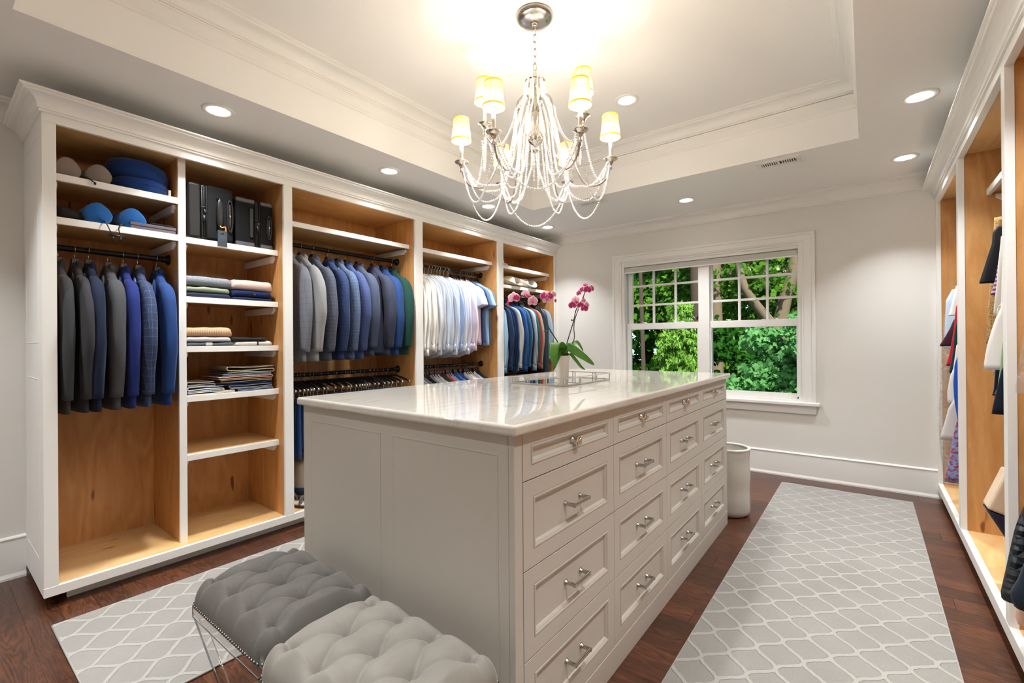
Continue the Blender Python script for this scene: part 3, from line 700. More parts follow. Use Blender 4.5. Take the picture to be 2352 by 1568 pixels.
# ------------------------------------------------------------------ hamper
def hamper():
    cx, cy, r = -.775, 3.475, .135
    rt = emp('laundry_hamper', (cx, cy, 0), 'tall soft off-white woven hamper behind the far end of the island', 'hamper')
    mt, nt, b = newmat('woven_rope'); L = nt.links.new
    tc = N(nt, 'ShaderNodeUVMap'); sp = N(nt, 'ShaderNodeSeparateXYZ'); L(tc.outputs[0], sp.inputs[0])
    w1 = N(nt, 'ShaderNodeMath', operation='PINGPONG', i_1=.006); L(sp.outputs[0], w1.inputs[0])
    ad = N(nt, 'ShaderNodeMath', operation='ADD'); L(sp.outputs[1], ad.inputs[0]); L(w1.outputs[0], ad.inputs[1])
    w2 = N(nt, 'ShaderNodeMath', operation='PINGPONG', i_1=.003); L(ad.outputs[0], w2.inputs[0])
    ml = N(nt, 'ShaderNodeMath', operation='MULTIPLY', i_1=333.0); L(w2.outputs[0], ml.inputs[0])
    x = N(nt, 'ShaderNodeMix', data_type='RGBA'); x.inputs[6].default_value = lin('#b9b5aa'); x.inputs[7].default_value = lin('#dedad1'); L(ml.outputs[0], x.inputs[0]); L(x.outputs[2], b.inputs['Base Color'])
    bu = N(nt, 'ShaderNodeBump', i_Strength=.7, i_Distance=.002); L(ml.outputs[0], bu.inputs['Height']); L(bu.outputs[0], b.inputs['Normal']); b.inputs['Roughness'].default_value = .95
    H = .455; pr = [(r*.82, .001), (r*.95, .012), (r*1.0, .035)]+[(r*(1-.0+.015*math.sin(i*.9)), .05+i*(H-.07)/14) for i in range(15)]+[(r*.985, H-.004), (r*.955, H), (r*.93, H-.01), (r*.93, .03), (.01, .02)]
    mb = MB().lathe(pr, 48, (cx, cy, 0))
    mb.warp(lambda p: Vector((p.x+.006*noise.noise(p*9)*min(1, p.z*6), p.y+.006*noise.noise(p*9+Vector((4, 0, 0)))*min(1, p.z*6), p.z)))
    obj('body', mb, mt, rt, True)
    obj('rim', MB().tube([(cx+r*.965*math.cos(a), cy+r*.965*math.sin(a), H) for a in [2*PI*i/40 for i in range(41)]], .009, 8, cap=False), plain('rim_band', '#dcd8cf', .9), rt, True)
hamper()
# ------------------------------------------------------------------ chandelier
CX, CY = -1.30, 1.889
RV, FV = Vector((.792, .611)), Vector((-.611, .792))
ch = emp('chandelier', (CX, CY, ZU), 'polished nickel chandelier with lit fabric shades and swags of clear beads', 'chandelier')
obj('canopy', MB().lathe([(.001, 0), (.088, 0), (.092, -.006), (.09, -.016), (.08, -.026), (.05, -.034), (.016, -.038), (.001, -.038)], 40, (CX, CY, ZU)), M['nickel'], ch, True, auto=35)
obj('canopy_loop', MB().lathe([(.001, 0), (.014, 0), (.016, -.01), (.008, -.02), (.001, -.022)], 16, (CX, CY, ZU-.036)), M['chrome'], ch, True)
z = ZU-.058; k = 0
while z > 2.535:
    mb = MB(); h, ww = .021, .0085; pts = []
    for i in range(17):
        a = 2*PI*i/16; px = ww*math.cos(a); pz = h*math.sin(a)
        px = math.copysign(min(abs(px)*1.25, ww), px)
        pts.append((CX+(px if k % 2 else 0), CY+(0 if k % 2 else px), z-h+pz+.0))
    mb.tube(pts, .0026, 6, cap=False); obj('chain_link', mb, M['chrome'], ch, True); z -= .0355; k += 1
ZT = 2.5
obj('stem', MB().lathe([(.001, .045), (.009, .045), (.012, .03), (.009, .018), (.03, .012), (.05, .002), (.052, -.006), (.048, -.012), (.03, -.02), (.016, -.04), (.0095, -.06), (.0085, -.16), (.011, -.165), (.011, -.175), (.001, -.175)], 28, (CX, CY, ZT)), M['chrome'], ch, True, auto=40)
obj('body', MB().lathe([(.001, .0), (.019, 0), (.02, -.01), (.019, -.05), (.017, -.07), (.02, -.085), (.032, -.1), (.04, -.12), (.04, -.138), (.03, -.152), (.012, -.162), (.008, -.168), (.015, -.178), (.015, -.188), (.006, -.198), (.001, -.2)], 28, (CX, CY, 2.34)), M['chrome'], ch, True, auto=40)
mt, nt, b = newmat('glass_beads'); b.inputs['Base Color'].default_value = (1, .99, .98, 1); b.inputs['Roughness'].default_value = .06; b.inputs['Transmission Weight'].default_value = .12; b.inputs['IOR'].default_value = 1.5; M['bead'] = mt
mt, nt, b = newmat('pleated_shade'); L = nt.links.new; nt.nodes.remove(b)
df = N(nt, 'ShaderNodeBsdfDiffuse'); tr = N(nt, 'ShaderNodeBsdfTranslucent'); em = N(nt, 'ShaderNodeEmission'); a1 = N(nt, 'ShaderNodeMixShader', i_0=.6); a2 = N(nt, 'ShaderNodeAddShader')
df.inputs[0].default_value = (.12, .1, .07, 1); tr.inputs[0].default_value = (.1, .075, .04, 1); em.inputs[0].default_value = (1, .8, .46, 1); em.inputs[1].default_value = .36
lw = N(nt, 'ShaderNodeLayerWeight', i_Blend=.45); ec = N(nt, 'ShaderNodeMix', data_type='RGBA'); ec.inputs[6].default_value = (1, .88, .68, 1); ec.inputs[7].default_value = (.9, .42, .1, 1); L(lw.outputs['Facing'], ec.inputs[0]); L(ec.outputs[2], em.inputs[0])  # bulb glow through the pleats put in as emission, whiter face-on, orange at edges
tp = N(nt, 'ShaderNodeBsdfTransparent'); tp.inputs[0].default_value = (1, .93, .8, 1); a3 = N(nt, 'ShaderNodeMixShader', i_0=.5)
L(df.outputs[0], a1.inputs[1]); L(tr.outputs[0], a1.inputs[2]); L(a1.outputs[0], a2.inputs[0]); L(em.outputs[0], a2.inputs[1]); L(a2.outputs[0], a3.inputs[1]); L(tp.outputs[0], a3.inputs[2]); L(a3.outputs[0], nt.nodes['Material Output'].inputs[0]); M['shade'] = mt
M['shadeband'] = plain('shade_band', '#e8a035', .6, emit=('#e89a2c', .55))  # bulb light on the trim put in as emission
M['bulb'] = plain('bulb_glow', '#fff0d0', .4, emit=('#ffe2b0', 14.0))
M['candle'] = plain('candle_sleeve', '#d8d2c6', .4)
def bez(P, n=28):
    P = [Vector(p) for p in P]; out = []
    ext = [P[0]*2-P[1]]+P+[P[-1]*2-P[-2]]
    for i in range(1, len(ext)-2):
        for t in range(n//(len(P)-1)+1):
            s = t/(n//(len(P)-1)+1); a, b_, c, d = ext[i-1], ext[i], ext[i+1], ext[i+2]
            out.append(.5*((2*b_)+(c-a)*s+(2*a-5*b_+4*c-d)*s*s+(3*b_-a-3*c+d)*s**3))
    out.append(P[-1]); return out
def arm_kit(rad, zarm, zcup, zlow, zpk):
    """one arm along +x, heights relative to the cup"""
    arm = MB().tube(bez([(.012, 0, zarm-zcup), (.04, 0, zpk-zcup), (.085, 0, zpk-zcup-.03), (rad*.42, 0, (zpk*.5+zlow*.5)-zcup), (rad*.62, 0, zlow+.03-zcup), (rad*.78, 0, zlow-zcup), (rad*.93, 0, zlow+.03-zcup), (rad, 0, -.035)], 56), .0052, 8)
    cup = MB().lathe([(.001, -.05), (.006, -.05), (.009, -.044), (.0065, -.036), (.011, -.02), (.02, -.008), (.034, -.001), (.035, .002), (.03, .0035), (.013, .002), (.013, .012), (.0105, .014), (.001, .014)], 24, (rad, 0, 0))
    can = MB().lathe([(.0085, .012), (.0085, .098), (.001, .098)], 14, (rad, 0, 0))
    bl = MB().ellip((rad, 0, .145), .012, .012, .03, 12, 8)
    shd = MB(); n = 60; rings = []
    for zz, rb in ((.105, .0485), (.16, .0435), (.215, .0375)):
        rings.append([(rad+(rb+.0007*math.cos(q*15))*math.cos(2*PI*q/n), (rb+.0007*math.cos(q*15))*math.sin(2*PI*q/n), zz) for q in range(n)])
    shd.loft(rings, cap=False)
    bd = MB()
    for zz, rb, hh in ((.105, .0503, .0085), (.2075, .0397, .0085)):
        bd.lathe([(rb-.0012, 0), (rb, 0), (rb-.0008, hh), (rb-.002, hh)], 40, (rad, 0, zz), cap=False)
    for q in range(4):
        a = q*PI/2+.3
        bd.tube([(rad+.0489*math.cos(a), .0489*math.sin(a), .108), (rad+.038*math.cos(a), .038*math.sin(a), .213)], .0009, 5)
    sm = lambda mb, n_: mb.mesh(n_, smooth=True)
    return [('arm', sm(arm, 'arm'), 'metal', [('cup', sm(cup, 'cup'), 'chrome'), ('candle_tube', sm(can, 'candle'), 'candle'), ('bulb', sm(bl, 'bulb'), 'bulb')]),
            ('lamp_shade', sm(shd, 'shade'), 'shade', [('shade_trim', sm(bd, 'shade_trim'), 'band')])]
mats = {'metal': M['nickel'], 'chrome': M['chrome'], 'candle': M['candle'], 'bulb': M['bulb'], 'shade': M['shade'], 'band': M['shadeband']}
def place_arm(kit, ang, zc):
    d = RV*math.cos(ang)+FV*math.sin(ang); rz = math.atan2(d.y, d.x)
    def rec(k, par, top):
        for it in k:
            o = bpy.data.objects.new(it[0], it[1]); COL.objects.link(o); o.parent = par
            if top: o.location = (0, 0, zc-ZU); o.rotation_euler = (0, 0, rz)
            o.material_slots[0].link = 'OBJECT'; o.material_slots[0].material = mats[it[2]]
            if len(it) > 3: rec(it[3], o, False)
    rec(kit, ch, True)
    return d
def bulb_light(p):
    l = bpy.data.lights.new('bulb', 'POINT'); l.energy = BULB_W; l.color = (1, .985, .965); l.shadow_soft_size = .015
    o = bpy.data.objects.new('bulb_light', l); COL.objects.link(o); o.parent = ch; o.location = Vector(p)-ch.location
bead_me = {}
ico = MB().sphere((0, 0, 0), 1, 7, 5)
def strand(pts, r=.0051, stp=.0104):
    """beads threaded along a polyline, one mesh per strand"""
    mb = MB(); acc = 0; pts = [Vector(p) for p in pts]; nxt = stp/2
    for a, b_ in zip(pts, pts[1:]):
        L = (b_-a).length
        while nxt <= acc+L:
            c = a+(b_-a)*((nxt-acc)/L); mb.add([(c.x+v[0]*r, c.y+v[1]*r, c.z+v[2]*r) for v in ico.v], ico.f, ico.uv); nxt += stp
        acc += L
    o = obj('bead_strand', mb, M['bead'], ch, True, kind='stuff'); return o
lowk = arm_kit(.37, 2.33, 2.102, 1.972, 2.385); upk = arm_kit(.255, 2.36, 2.255, 2.155, 2.42)
low = []
for q in range(6):
    a = R(-2+60*q); d = place_arm(lowk, a, 2.102); low.append((a, d))
    p = Vector((CX+d.x*.37, CY+d.y*.37, 2.102)); bulb_light((p.x, p.y, p.z+.122))
up = []
for q in range(3):
    a = R((194, 328, 88)[q]); d = place_arm(upk, a, 2.255); up.append((a, d)); p = Vector((CX+d.x*.255, CY+d.y*.255, 2.255)); bulb_light((p.x, p.y, p.z+.122))
def swag(d, a, rad, zc, off, sag, n=26):
    """from the top disc down past the body and out to a cup"""
    s = Vector((-d.y, d.x))*off
    P = [(.044, ZT-.01), (.062, ZT-.12), (.1, (ZT+zc)/2-.04), (rad*.42, zc-.03-sag*.5), (rad*.62, zc-sag), (rad*.8, zc-sag*.85), (rad*.97, zc-.012)]
    pts = [(CX+d.x*r_+s.x*(1 if i else .6), CY+d.y*r_+s.y*(1 if i else .6), zz) for i, (r_, zz) in enumerate(P)]
    pts[-1] = (CX+d.x*P[-1][0]+s.x*.6, CY+d.y*P[-1][0]+s.y*.6, P[-1][1])
    strand(bez(pts, n))
for a, d in low:
    swag(d, a, .37, 2.102, .022, .125); swag(d, a, .37, 2.102, -.022, .14); swag(d, a, .37, 2.102, .004, .20)
for a, d in up:
    swag(d, a, .255, 2.255, .018, .13); swag(d, a, .255, 2.255, -.018, .19)
for q in range(6):
    d1, d2 = low[q][1], low[(q+1) % 6][1]; pts = []
    for i in range(25):
        t = i/24; dd = (d1*(1-t)+d2*t)*.365; z = 2.09-.235*(1-(2*t-1)**2)**.8
        pts.append((CX+dd.x, CY+dd.y, z))
    strand(pts)
for q in range(3):    # inner loops from the body to the lower arms
    for s in (-1, 1):
        d1 = up[q][1]; a = up[q][0]+s*R(32); d2 = RV*math.cos(a)+FV*math.sin(a); pts = []
        for i in range(21):
            t = i/20; dd = d1*(.25*(1-t))+d2*(.365*t)*.99; z = 2.24*(1-t)+2.09*t-.17*(1-(2*t-1)**2)
            pts.append((CX+dd.x, CY+dd.y, z))
        strand(pts)
for dx in (-.01, .008): strand([(CX+dx, CY+.004, 2.14), (CX+dx*1.3, CY+.004, 1.965 if dx > 0 else 2.0)])
# ------------------------------------------------------------------ clothes: kits hang from the rod centre (z = 0), shoulders along x
def se(cx, cy, a, b, z, n=20, e=.75, rot=0):
    out = []
    for i in range(n):
        t = 2*PI*i/n; c, s = math.cos(t), math.sin(t)
        x = a*math.copysign(abs(c)**e, c); y = b*math.copysign(abs(s)**e, s)
        out.append((cx+x*math.cos(rot)-y*math.sin(rot), cy+x*math.sin(rot)+y*math.cos(rot), z))
    return out
def interp(tab, z):
    for (z0, *a), (z1, *b_) in zip(tab, tab[1:]):
        if (z0 >= z >= z1): 
            t = (z0-z)/(z0-z1); t = t*t*(3-2*t) if False else t
            return [p+(q-p)*t for p, q in zip(a, b_)]
    return list(tab[-1][1:])
def folds(mb, amp, fx=26, fz=3.0, seed=0, zt=-.2):
    def f(p):
        k = min(1, max(0, (zt-p.z)*5)); n = noise.noise(Vector((p.x*fx+seed, seed*1.7, p.z*fz)))
        m = noise.noise(Vector((p.x*fx*.4-seed, 3.1, p.z*fz*.7)))
        return Vector((p.x+amp*.4*m*k, p.y+amp*n*k*(1 if p.y > 0 else 1), p.z))
    return mb.warp(f)
def body(tab, n=28, nz=30, amp=.008, seed=0, tail=0):
    z0, z1 = tab[0][0], tab[-1][0]; rings = []
    for i in range(nz+1):
        z = z0+(z1-z0)*i/nz; a, b_ = interp(tab, z)
        rings.append(se(0, 0, a, b_, z, n, .7))
    mb = MB().loft(rings)
    if tail: mb.warp(lambda p: Vector((p.x, p.y, p.z+tail*(abs(p.x)/tab[-1][1])**2*max(0, (z0-p.z)/(z0-z1)-.8)*5)))
    return folds(mb, amp, 22, 2.5, seed)
def sleeve(path, dims, s=1, n=18, nz=26, amp=.006, seed=0, e=.8):
    pts = bez([(s*p[0], p[1], p[2]) for p in path], nz); rings = []
    for i, p in enumerate(pts):
        t = i/(len(pts)-1)*(len(dims)-1); k = min(int(t), len(dims)-2); f = t-k
        a = dims[k][0]*(1-f)+dims[k+1][0]*f; b_ = dims[k][1]*(1-f)+dims[k+1][1]*f
        q = pts[min(i+1, len(pts)-1)]-pts[max(i-1, 0)]; ql = math.hypot(q.x, q.z) or 1; nx_, nz_ = -q.z/ql, q.x/ql
        rings.append([(p.x+nx_*x, p.y+y, p.z+nz_*x) for x, y, z in se(0, 0, a, b_, 0, n, e)])
    mb = MB().loft(rings)
    return mb.warp(lambda p: Vector((p.x+amp*noise.noise(Vector((p.y*35, p.z*7, seed)))*.7, p.y+amp*noise.noise(Vector((p.x*30, p.z*6, seed+9))), p.z)))
def S(mb, n): return mb.mesh(n, smooth=True)
def hanger_kit(block=True, slope=.09, half=.185, zb=-.058, thick=.013, wide=False, wire=False):
    zt = zb
    hk = [(0.0, 0, zt+.006)]
    hk = [(0, 0, zt)]+[(0, 0, -.032)]
    pts = [(0, 0, zt-.002), (0, 0, -.03)]
    for i in range(13):
        a = -PI/2-.2+(1.42*PI)*i/12; pts.append((-.0185*math.cos(a)*-1 if False else .0185*math.cos(a), 0, .0+.0185*math.sin(a)))
    kit = [('hook', S(MB().tube(pts, .0016 if not wire else .0014, 7), 'hook'), 'hook')]
    if wire:
        w_ = MB().tube([(0, 0, zt), (half, 0, zt-slope), (half-.004, 0, zt-slope-.006), (-half+.004, 0, zt-slope-.006), (-half, 0, zt-slope), (0, 0, zt)], .0013, 6)
        kit.append(('shoulder_wire', S(w_, 'wire'), 'hook'))
    else:
        dz_ = .018 if wide else .004; pl = bez([(-half, 0, zt-slope), (-half*.55, 0, zt-slope*.6-dz_*.5), (-.03, 0, zt-.022-dz_), (0, 0, zt-.012-dz_), (.03, 0, zt-.022-dz_), (half*.55, 0, zt-slope*.6-dz_*.5), (half, 0, zt-slope)], 30)
        rr = [thick*(1+.9*min(1, abs(p.x)/half)**3*(1 if wide else .1)) for p in pl]
        mb = MB().tube(pl, rr, 10, flat=.8)
        if block: mb.loft([[(sx*w2, sy*t2, zz) for sx, sy in ((-1, -1), (1, -1), (1, 1), (-1, 1))] for w2, t2, zz in ((.016, .010, zt+.006), (.019, .012, zt+.003), (.026, .015, zt-.034), (.028, .015, zt-.038))])
        kit.append(('shoulder_bar', mb.mesh('shoulder_bar', smooth=False), 'bar'))
    return kit
HK_SUIT = hanger_kit(True, .15, .15, -.052, .01, True)
HK_WOOD = hanger_kit(True, .125, .16, -.045, .0055)
HK_WIRE = hanger_kit(False, .1, .165, -.075, wire=True)
# jackets
JT = [(-.07, .036, .02), (-.086, .052, .024), (-.11, .08, .028), (-.136, .112, .031), (-.165, .146, .034), (-.225, .18, .038), (-.4, .19, .037), (-.56, .188, .035), (-.72, .2, .033), (-.815, .208, .031)]
def jacket_kit(seed, zc=-.745, thick=1.0, hem=-.815, longer=0):
    tab = [(z if z > -.7 else z+(hem+.815), a, b_*thick) for z, a, b_ in JT]
    kit = [('body', S(body(tab, seed=seed, amp=.008), 'jacket_body'), 'cloth')]
    rnd = random.Random(seed)
    for s in (1, -1):
        bow = .012*rnd.uniform(-.5, 1.2)
        path = [(.07, 0, -.142), (.125, 0, -.168), (.165, 0, -.2), (.192, 0, -.255), (.208+bow, -.004, -.34), (.222+bow, -.006, -.48), (.216, -.006, -.6), (.2, -.004, zc)]
        dm = [(.008, .02), (.024, .03*thick), (.038, .038*thick), (.05, .041*thick), (.055, .041*thick), (.054, .039*thick), (.047, .035*thick), (.037, .03*thick)]
        sl = sleeve(path, dm, s, seed=seed*3+s, n=22, nz=34, amp=.0055)
        bt = MB()
        for q in range(4):
            zz = zc+.028+q*.014; bt.add(*(lambda m: (m.v, m.f, m.uv))(MB().lathe([(.001, -.002), (.0055, -.002), (.0058, .001), (.004, .002), (.001, .0012)], 10).warp(lambda p: Vector((s*(.2+.012+q*.003)+p.x, -.029*thick-.003-p.z*1.0, zz+p.y)))))
        kit.append(('sleeve', S(sl, 'jacket_sleeve'), 'cloth', [('cuff_buttons', S(bt, 'cuff_buttons'), 'button')]))
    # turned-up collar behind the neck with lapels running down the front
    rings = []
    for i in range(15):
        t = i/14; a = PI*(.5+1.0*0)+0
        ang = -PI*.15+PI*1.3*t; cx_, cy_ = .054*math.cos(ang), .008+.027*math.sin(ang)
        rings.append([(cx_*k, cy_*k2, z) for k, k2, z in ((.8, .8, -.105), (1.3, 1.2, -.118), (1.12, 1.12, -.08), (.92, 1.0, -.062), (.78, .85, -.074))])
    kit.append(('collar', S(MB().loft(rings), 'collar'), 'cloth'))
    lp = MB()
    for s in (1, -1): lp.loft([[(s*.062, -.03*thick, -.125), (s*.095, -.034, -.15), (s*.09, -.041, -.15), (s*.06, -.037, -.125)], [(s*.05, -.036*thick, -.2), (s*.105, -.038, -.24), (s*.1, -.045, -.24), (s*.048, -.043, -.2)], [(s*.012, -.037, -.42), (s*.03, -.037, -.44), (s*.03, -.043, -.44), (s*.012, -.043, -.42)]])
    kit.append(('lapels', S(lp, 'lapels'), 'cloth'))
    return kit
JK = [jacket_kit(i+1) for i in range(4)]
JKW = [jacket_kit(i+11, -.725, 1.08, -.79) for i in range(3)]
def shirt_kit(seed, short=False, sweater=False, hem=-.83, zc=-.745, thin=1.0):
    rnd = random.Random(seed); t = (1.5 if sweater else 1.0)*thin; zc += rnd.uniform(-.03, .03); hem += rnd.uniform(-.02, .01)
    tab = [(-.082, .04, .02), (-.1, .066, .018), (-.13, .12, .014*t), (-.16, .163, .013*t), (-.2, .19, .013*t), (-.45, .185, .012*t), (-.65, .19, .012*t), (hem, .195, .011*t)]
    kit = [('body', S(body(tab, n=30, nz=26, amp=.009, seed=seed, tail=0 if (sweater or short) else .05), 'shirt_body'), 'cloth')]
    for s in (1, -1):
        b0 = rnd.uniform(-.015, .02); yy = rnd.uniform(-.006, .006)
        if short:
            path = [(.09, 0, -.13), (.15, 0, -.17), (.19, 0, -.215), (.22+b0, yy, -.28), (.24+b0, yy, -.35)]; dm = [(.008, .008), (.025, .012), (.04, .013), (.05, .014), (.055, .014)]
        else:
            path = [(.08, 0, -.125), (.13, 0, -.152), (.168, 0, -.19), (.19, 0, -.25), (.205+b0, yy, -.36), (.212+b0, yy*1.5, -.5), (.205, yy, -.63), (.198+b0*.5, yy, zc)]
            dm = [(.008, .008), (.022, .011*t), (.036, .012*t), (.044, .013*t), (.046, .0135*t), (.044, .013*t), (.04, .012*t), (.033, .011*t)]
        sub = []
        if not short:
            cf = MB().loft([se(s*(.198+b0*.5), yy, .033, .0115*t, zc+.012, 18, .8), se(s*(.198+b0*.5), yy, .034, .012*t, zc-.01, 18, .8), se(s*(.199+b0*.5), yy, .034, .0115*t, zc-.045, 18, .8), se(s*(.198+b0*.5), yy, .03, .008*t, zc-.045, 18, .8)])
            sub = [('cuff', S(cf, 'cuff'), 'cuff')]
        kit.append(('sleeve', S(sleeve(path, dm, s, seed=seed*5+s, n=16, nz=24, amp=.011), 'shirt_sleeve'), 'cloth', sub))
    rings = []
    for i in range(13):
        ang = -PI*.25+PI*1.5*i/12; c_, s_ = math.cos(ang), math.sin(ang)
        rings.append([(.05*c_*k, .024*s_*k2, z) for k, k2, z in (((.95, .95, -.1), (1.3, 1.15, -.116), (.8, .9, -.076), (.62, .75, -.072)) if not sweater else ((.9, .9, -.098), (1.1, 1.05, -.098), (1.1, 1.05, -.078), (.95, .95, -.078)))])
    kit.append(('collar', S(MB().loft(rings), 'shirt_collar'), 'collar'))
    return kit
SH = [shirt_kit(i+20) for i in range(5)]
SS = [shirt_kit(i+40, short=True, hem=-.71) for i in range(3)]
SW = [shirt_kit(i+50, sweater=True, hem=-.8, zc=-.77) for i in range(4)]
mb_btn = plain('horn_button', '#1c1a1b', .25)
def hang(kit, hk, name, x, y, z, cloth, label, cat, group, hlabel, hgroup, bar=None, hook=None, collar=None, cuff=None, rz=0, hname='clothes_hanger', sc=1):
    rj = random.Random(y*97); x += rj.uniform(-.012, .012); rz += R(rj.uniform(-2.5, 2.5))
    make(hk, hname, (x, y, z), {'hook': hook or M['hook'], 'bar': bar or M['darkwood']}, hlabel, 'hanger', hgroup, rz)
    ysc = sc if isinstance(sc, tuple) else (sc, sc*.82, sc)
    return make(kit, name, (x, y, z), {'cloth': cloth, 'collar': collar or cloth, 'cuff': cuff or cloth, 'button': mb_btn}, label, cat, group, rz, ysc)
ORD = ['first', 'second', 'third', 'fourth', 'fifth', 'sixth', 'seventh', 'eighth', 'ninth', 'tenth', 'eleventh', 'twelfth', 'thirteenth', 'fourteenth', 'fifteenth', 'sixteenth', 'seventeenth', 'eighteenth', 'nineteenth', 'twentieth', 'twenty-first', 'twenty-second', 'twenty-third', 'twenty-fourth', 'twenty-fifth', 'twenty-sixth', 'twenty-seventh', 'twenty-eighth', 'twenty-ninth', 'thirtieth']
# bay one: suits
B1 = [(.437, '#3d4043', 'plain', None, 'charcoal blazer half hidden by the left stile'),
      (.497, '#3a3a3e', 'plain', None, 'dark slate grey blazer beside the half-hidden one'),
      (.548, '#1d2740', 'plain', None, 'dark navy blazer between two grey blazers'),
      (.627, '#4b4d50', 'plain', None, 'mid grey blazer left of the royal blue one'),
      (.69, '#1f2f74', 'plain', None, 'vivid royal blue blazer with a narrow sleeve'),
      (.752, '#272f4a', 'window', '#7288b8', 'navy blazer with a pale blue windowpane check on the short rod'),
      (.838, '#22427c', 'plain', None, 'medium blue blazer against the shelf divider')]
for i, (y, c, k, c2, lab) in enumerate(B1):
    hang(JK[i % 4], HK_SUIT, 'blazer', RX, y, 1.69, fabric(dk(c, .92), k, c2, .042, .035), lab, 'blazer', 'blazers on the short left rod',
         'dark wooden hanger under the '+lab.split(' with ')[0].split(' left ')[0].split(' between ')[0].split(' beside ')[0].split(' against ')[0].split(' half ')[0]+', short left rod', 'hangers on the short left rod', rz=R(2-i*.6), hname='suit_hanger', sc=(1, (.62, .62, .72, .88, .74, .78, .85)[i], 1))
B3 = [(1.585, '#8b8f96', 'window', '#4a5a78', 'light grey blazer with thin blue windowpane check'),
      (1.672, '#808184', 'heather', '#b4b5b8', 'pale grey flecked tweed blazer'),
      (1.765, '#3e4452', 'check', '#7f8798', 'dark grey blazer with a faint plaid'),
      (1.888, '#1d2b50', 'check', '#4a6394', 'navy blazer with blue plaid'),
      (1.97, '#2a3d5e', 'check', '#8ea3c4', 'blue denim-toned blazer with pale plaid'),
      (2.045, '#34406c', 'check', '#5f6ea0', 'purplish blue blazer with fine check'),
      (2.145, '#454e66', 'plain', None, 'soft greyish blue blazer'),
      (2.279, '#3a3f54', 'plain', None, 'dark slate blue blazer'),
      (2.382, '#2b4a84', 'plain', None, 'bright mid blue blazer beside the green one'),
      (2.472, '#1f4a44', 'plain', None, 'dark green blazer at the right end of its rod')]
for i, (y, c, k, c2, lab) in enumerate(B3):
    hang(JKW[i % 3] if i > 5 else JK[i % 4], HK_SUIT, 'blazer', RX, y, 1.896, fabric(dk(c, .88), k, c2, .04 if k == 'window' else .026, .05), lab, 'blazer', 'blazers on the upper rod',
         'dark wooden hanger holding the '+lab.split(' with ')[0].split(' beside ')[0].split(' at ')[0]+', upper rod', 'hangers on the upper blazer rod', bar=M['redwood'] if i > 6 else None, rz=R(3-i*.6), hname='suit_hanger', sc=(1, (.95, 1, 1, 1, .92, .95, 1, 1, 1, .95)[i], 1))
# trousers on clamp hangers
def trouser_hanger_kit():
    hk = HK_WOOD[0]
    mb = MB().tube(bez([(-.19, 0, -.085), (-.09, 0, -.062), (0, 0, -.048), (.09, 0, -.062), (.2, 0, -.088)], 20), [.0075]*30, 8, flat=.9) if False else MB().tube(bez([(-.19, 0, -.085), (-.09, 0, -.062), (0, 0, -.048), (.09, 0, -.062), (.2, 0, -.088)], 20), .0075, 8)
    cap = MB().ellip((.205, 0, -.09), .009, .0085, .009, 12, 8).ellip((-.195, 0, -.087), .009, .0085, .009, 12, 8)
    wire = MB().tube([(.193, 0, -.09), (.193, 0, -.155)], .0014, 6).tube([(-.185, 0, -.09), (-.185, 0, -.155)], .0014, 6)
    bar = MB().tube([(-.19, 0, -.157), (.198, 0, -.157)], .0055, 8)
    return [hk, ('shoulder_bar', S(mb, 'arm_bar'), 'bar'), ('end_cap', S(MB().ellip((.205, 0, -.09), .009, .0085, .009, 12, 8), 'cap'), 'cap'), ('end_cap', S(MB().ellip((-.195, 0, -.087), .009, .0085, .009, 12, 8), 'cap'), 'cap'), ('wire', S(MB().tube([(.193, 0, -.09), (.193, 0, -.155)], .0014, 6), 'wire'), 'cap'), ('wire', S(MB().tube([(-.185, 0, -.09), (-.185, 0, -.155)], .0014, 6), 'wire'), 'cap'), ('trouser_bar', S(bar, 'tbar'), 'bar')]
TH = trouser_hanger_kit()
def trouser_kit(seed, ln=-.52, x0=-.16, x1=.15):
    rings = []; rnd = random.Random(seed); w1 = rnd.uniform(-.01, .02)
    for i in range(16):
        t = i/15; z = -.147+(ln+.147)*t; b_ = .011+.004*math.sin(min(1, t*6)*PI/2)
        a = (x1-x0)/2*(1-.12*t); rings.append(se((x0+x1)/2+w1*t, 0, a, b_, z, 22, .6))
    mb = MB().loft(rings); folds(mb, .008, 30, 2, seed, -.16)
    return [('legs', S(mb, 'trouser_legs'), 'cloth')]
TK = [trouser_kit(i, -.5-.03*(i % 3)) for i in range(4)]
ty = [1.53, 1.56, 1.59, 1.615, 1.639, 1.658, 1.691, 1.733, 1.759, 1.818, 1.872, 1.922, 1.944, 1.986, 2.015, 2.037, 2.057, 2.079, 2.101, 2.147, 2.183, 2.238, 2.278, 2.312, 2.365, 2.411, 2.485]
tc = ['#1b2c55', '#17213c', '#2a4a86', '#1a2a50', '#23272f', '#3a3d45', '#5b5c64', '#24262c', '#2c2f3a', '#6c5049', '#4a3a36', '#2a2b30', '#6a4c44', '#1d1f26', '#7c7e86', '#2a2c33', '#23262e', '#3b4557', '#2d3442', '#3a4c66', '#26282d', '#34383f', '#3f536e', '#2c3138', '#6f7a84', '#4d5864', '#8a8f92']
tn = {'#1b2c55': 'navy', '#2a4a86': 'bright blue'}
for i, y in enumerate(ty):
    make(TH, 'trouser_hanger', (RX, y, .979), {'hook': M['hook'], 'bar': M['blackp'], 'cap': M['chrome']}, 'black trouser hanger with chrome tips, %s from the left on the lower rod' % ORD[i], 'hanger', 'trouser hangers on the lower rod')
    make(TK[i % 4], 'trousers', (RX, y, .979), {'cloth': fabric(tc[i])}, 'folded dark trousers over a hanger bar, %s pair from the left, lower rod' % ORD[i], 'trousers', 'trousers on the lower rod')
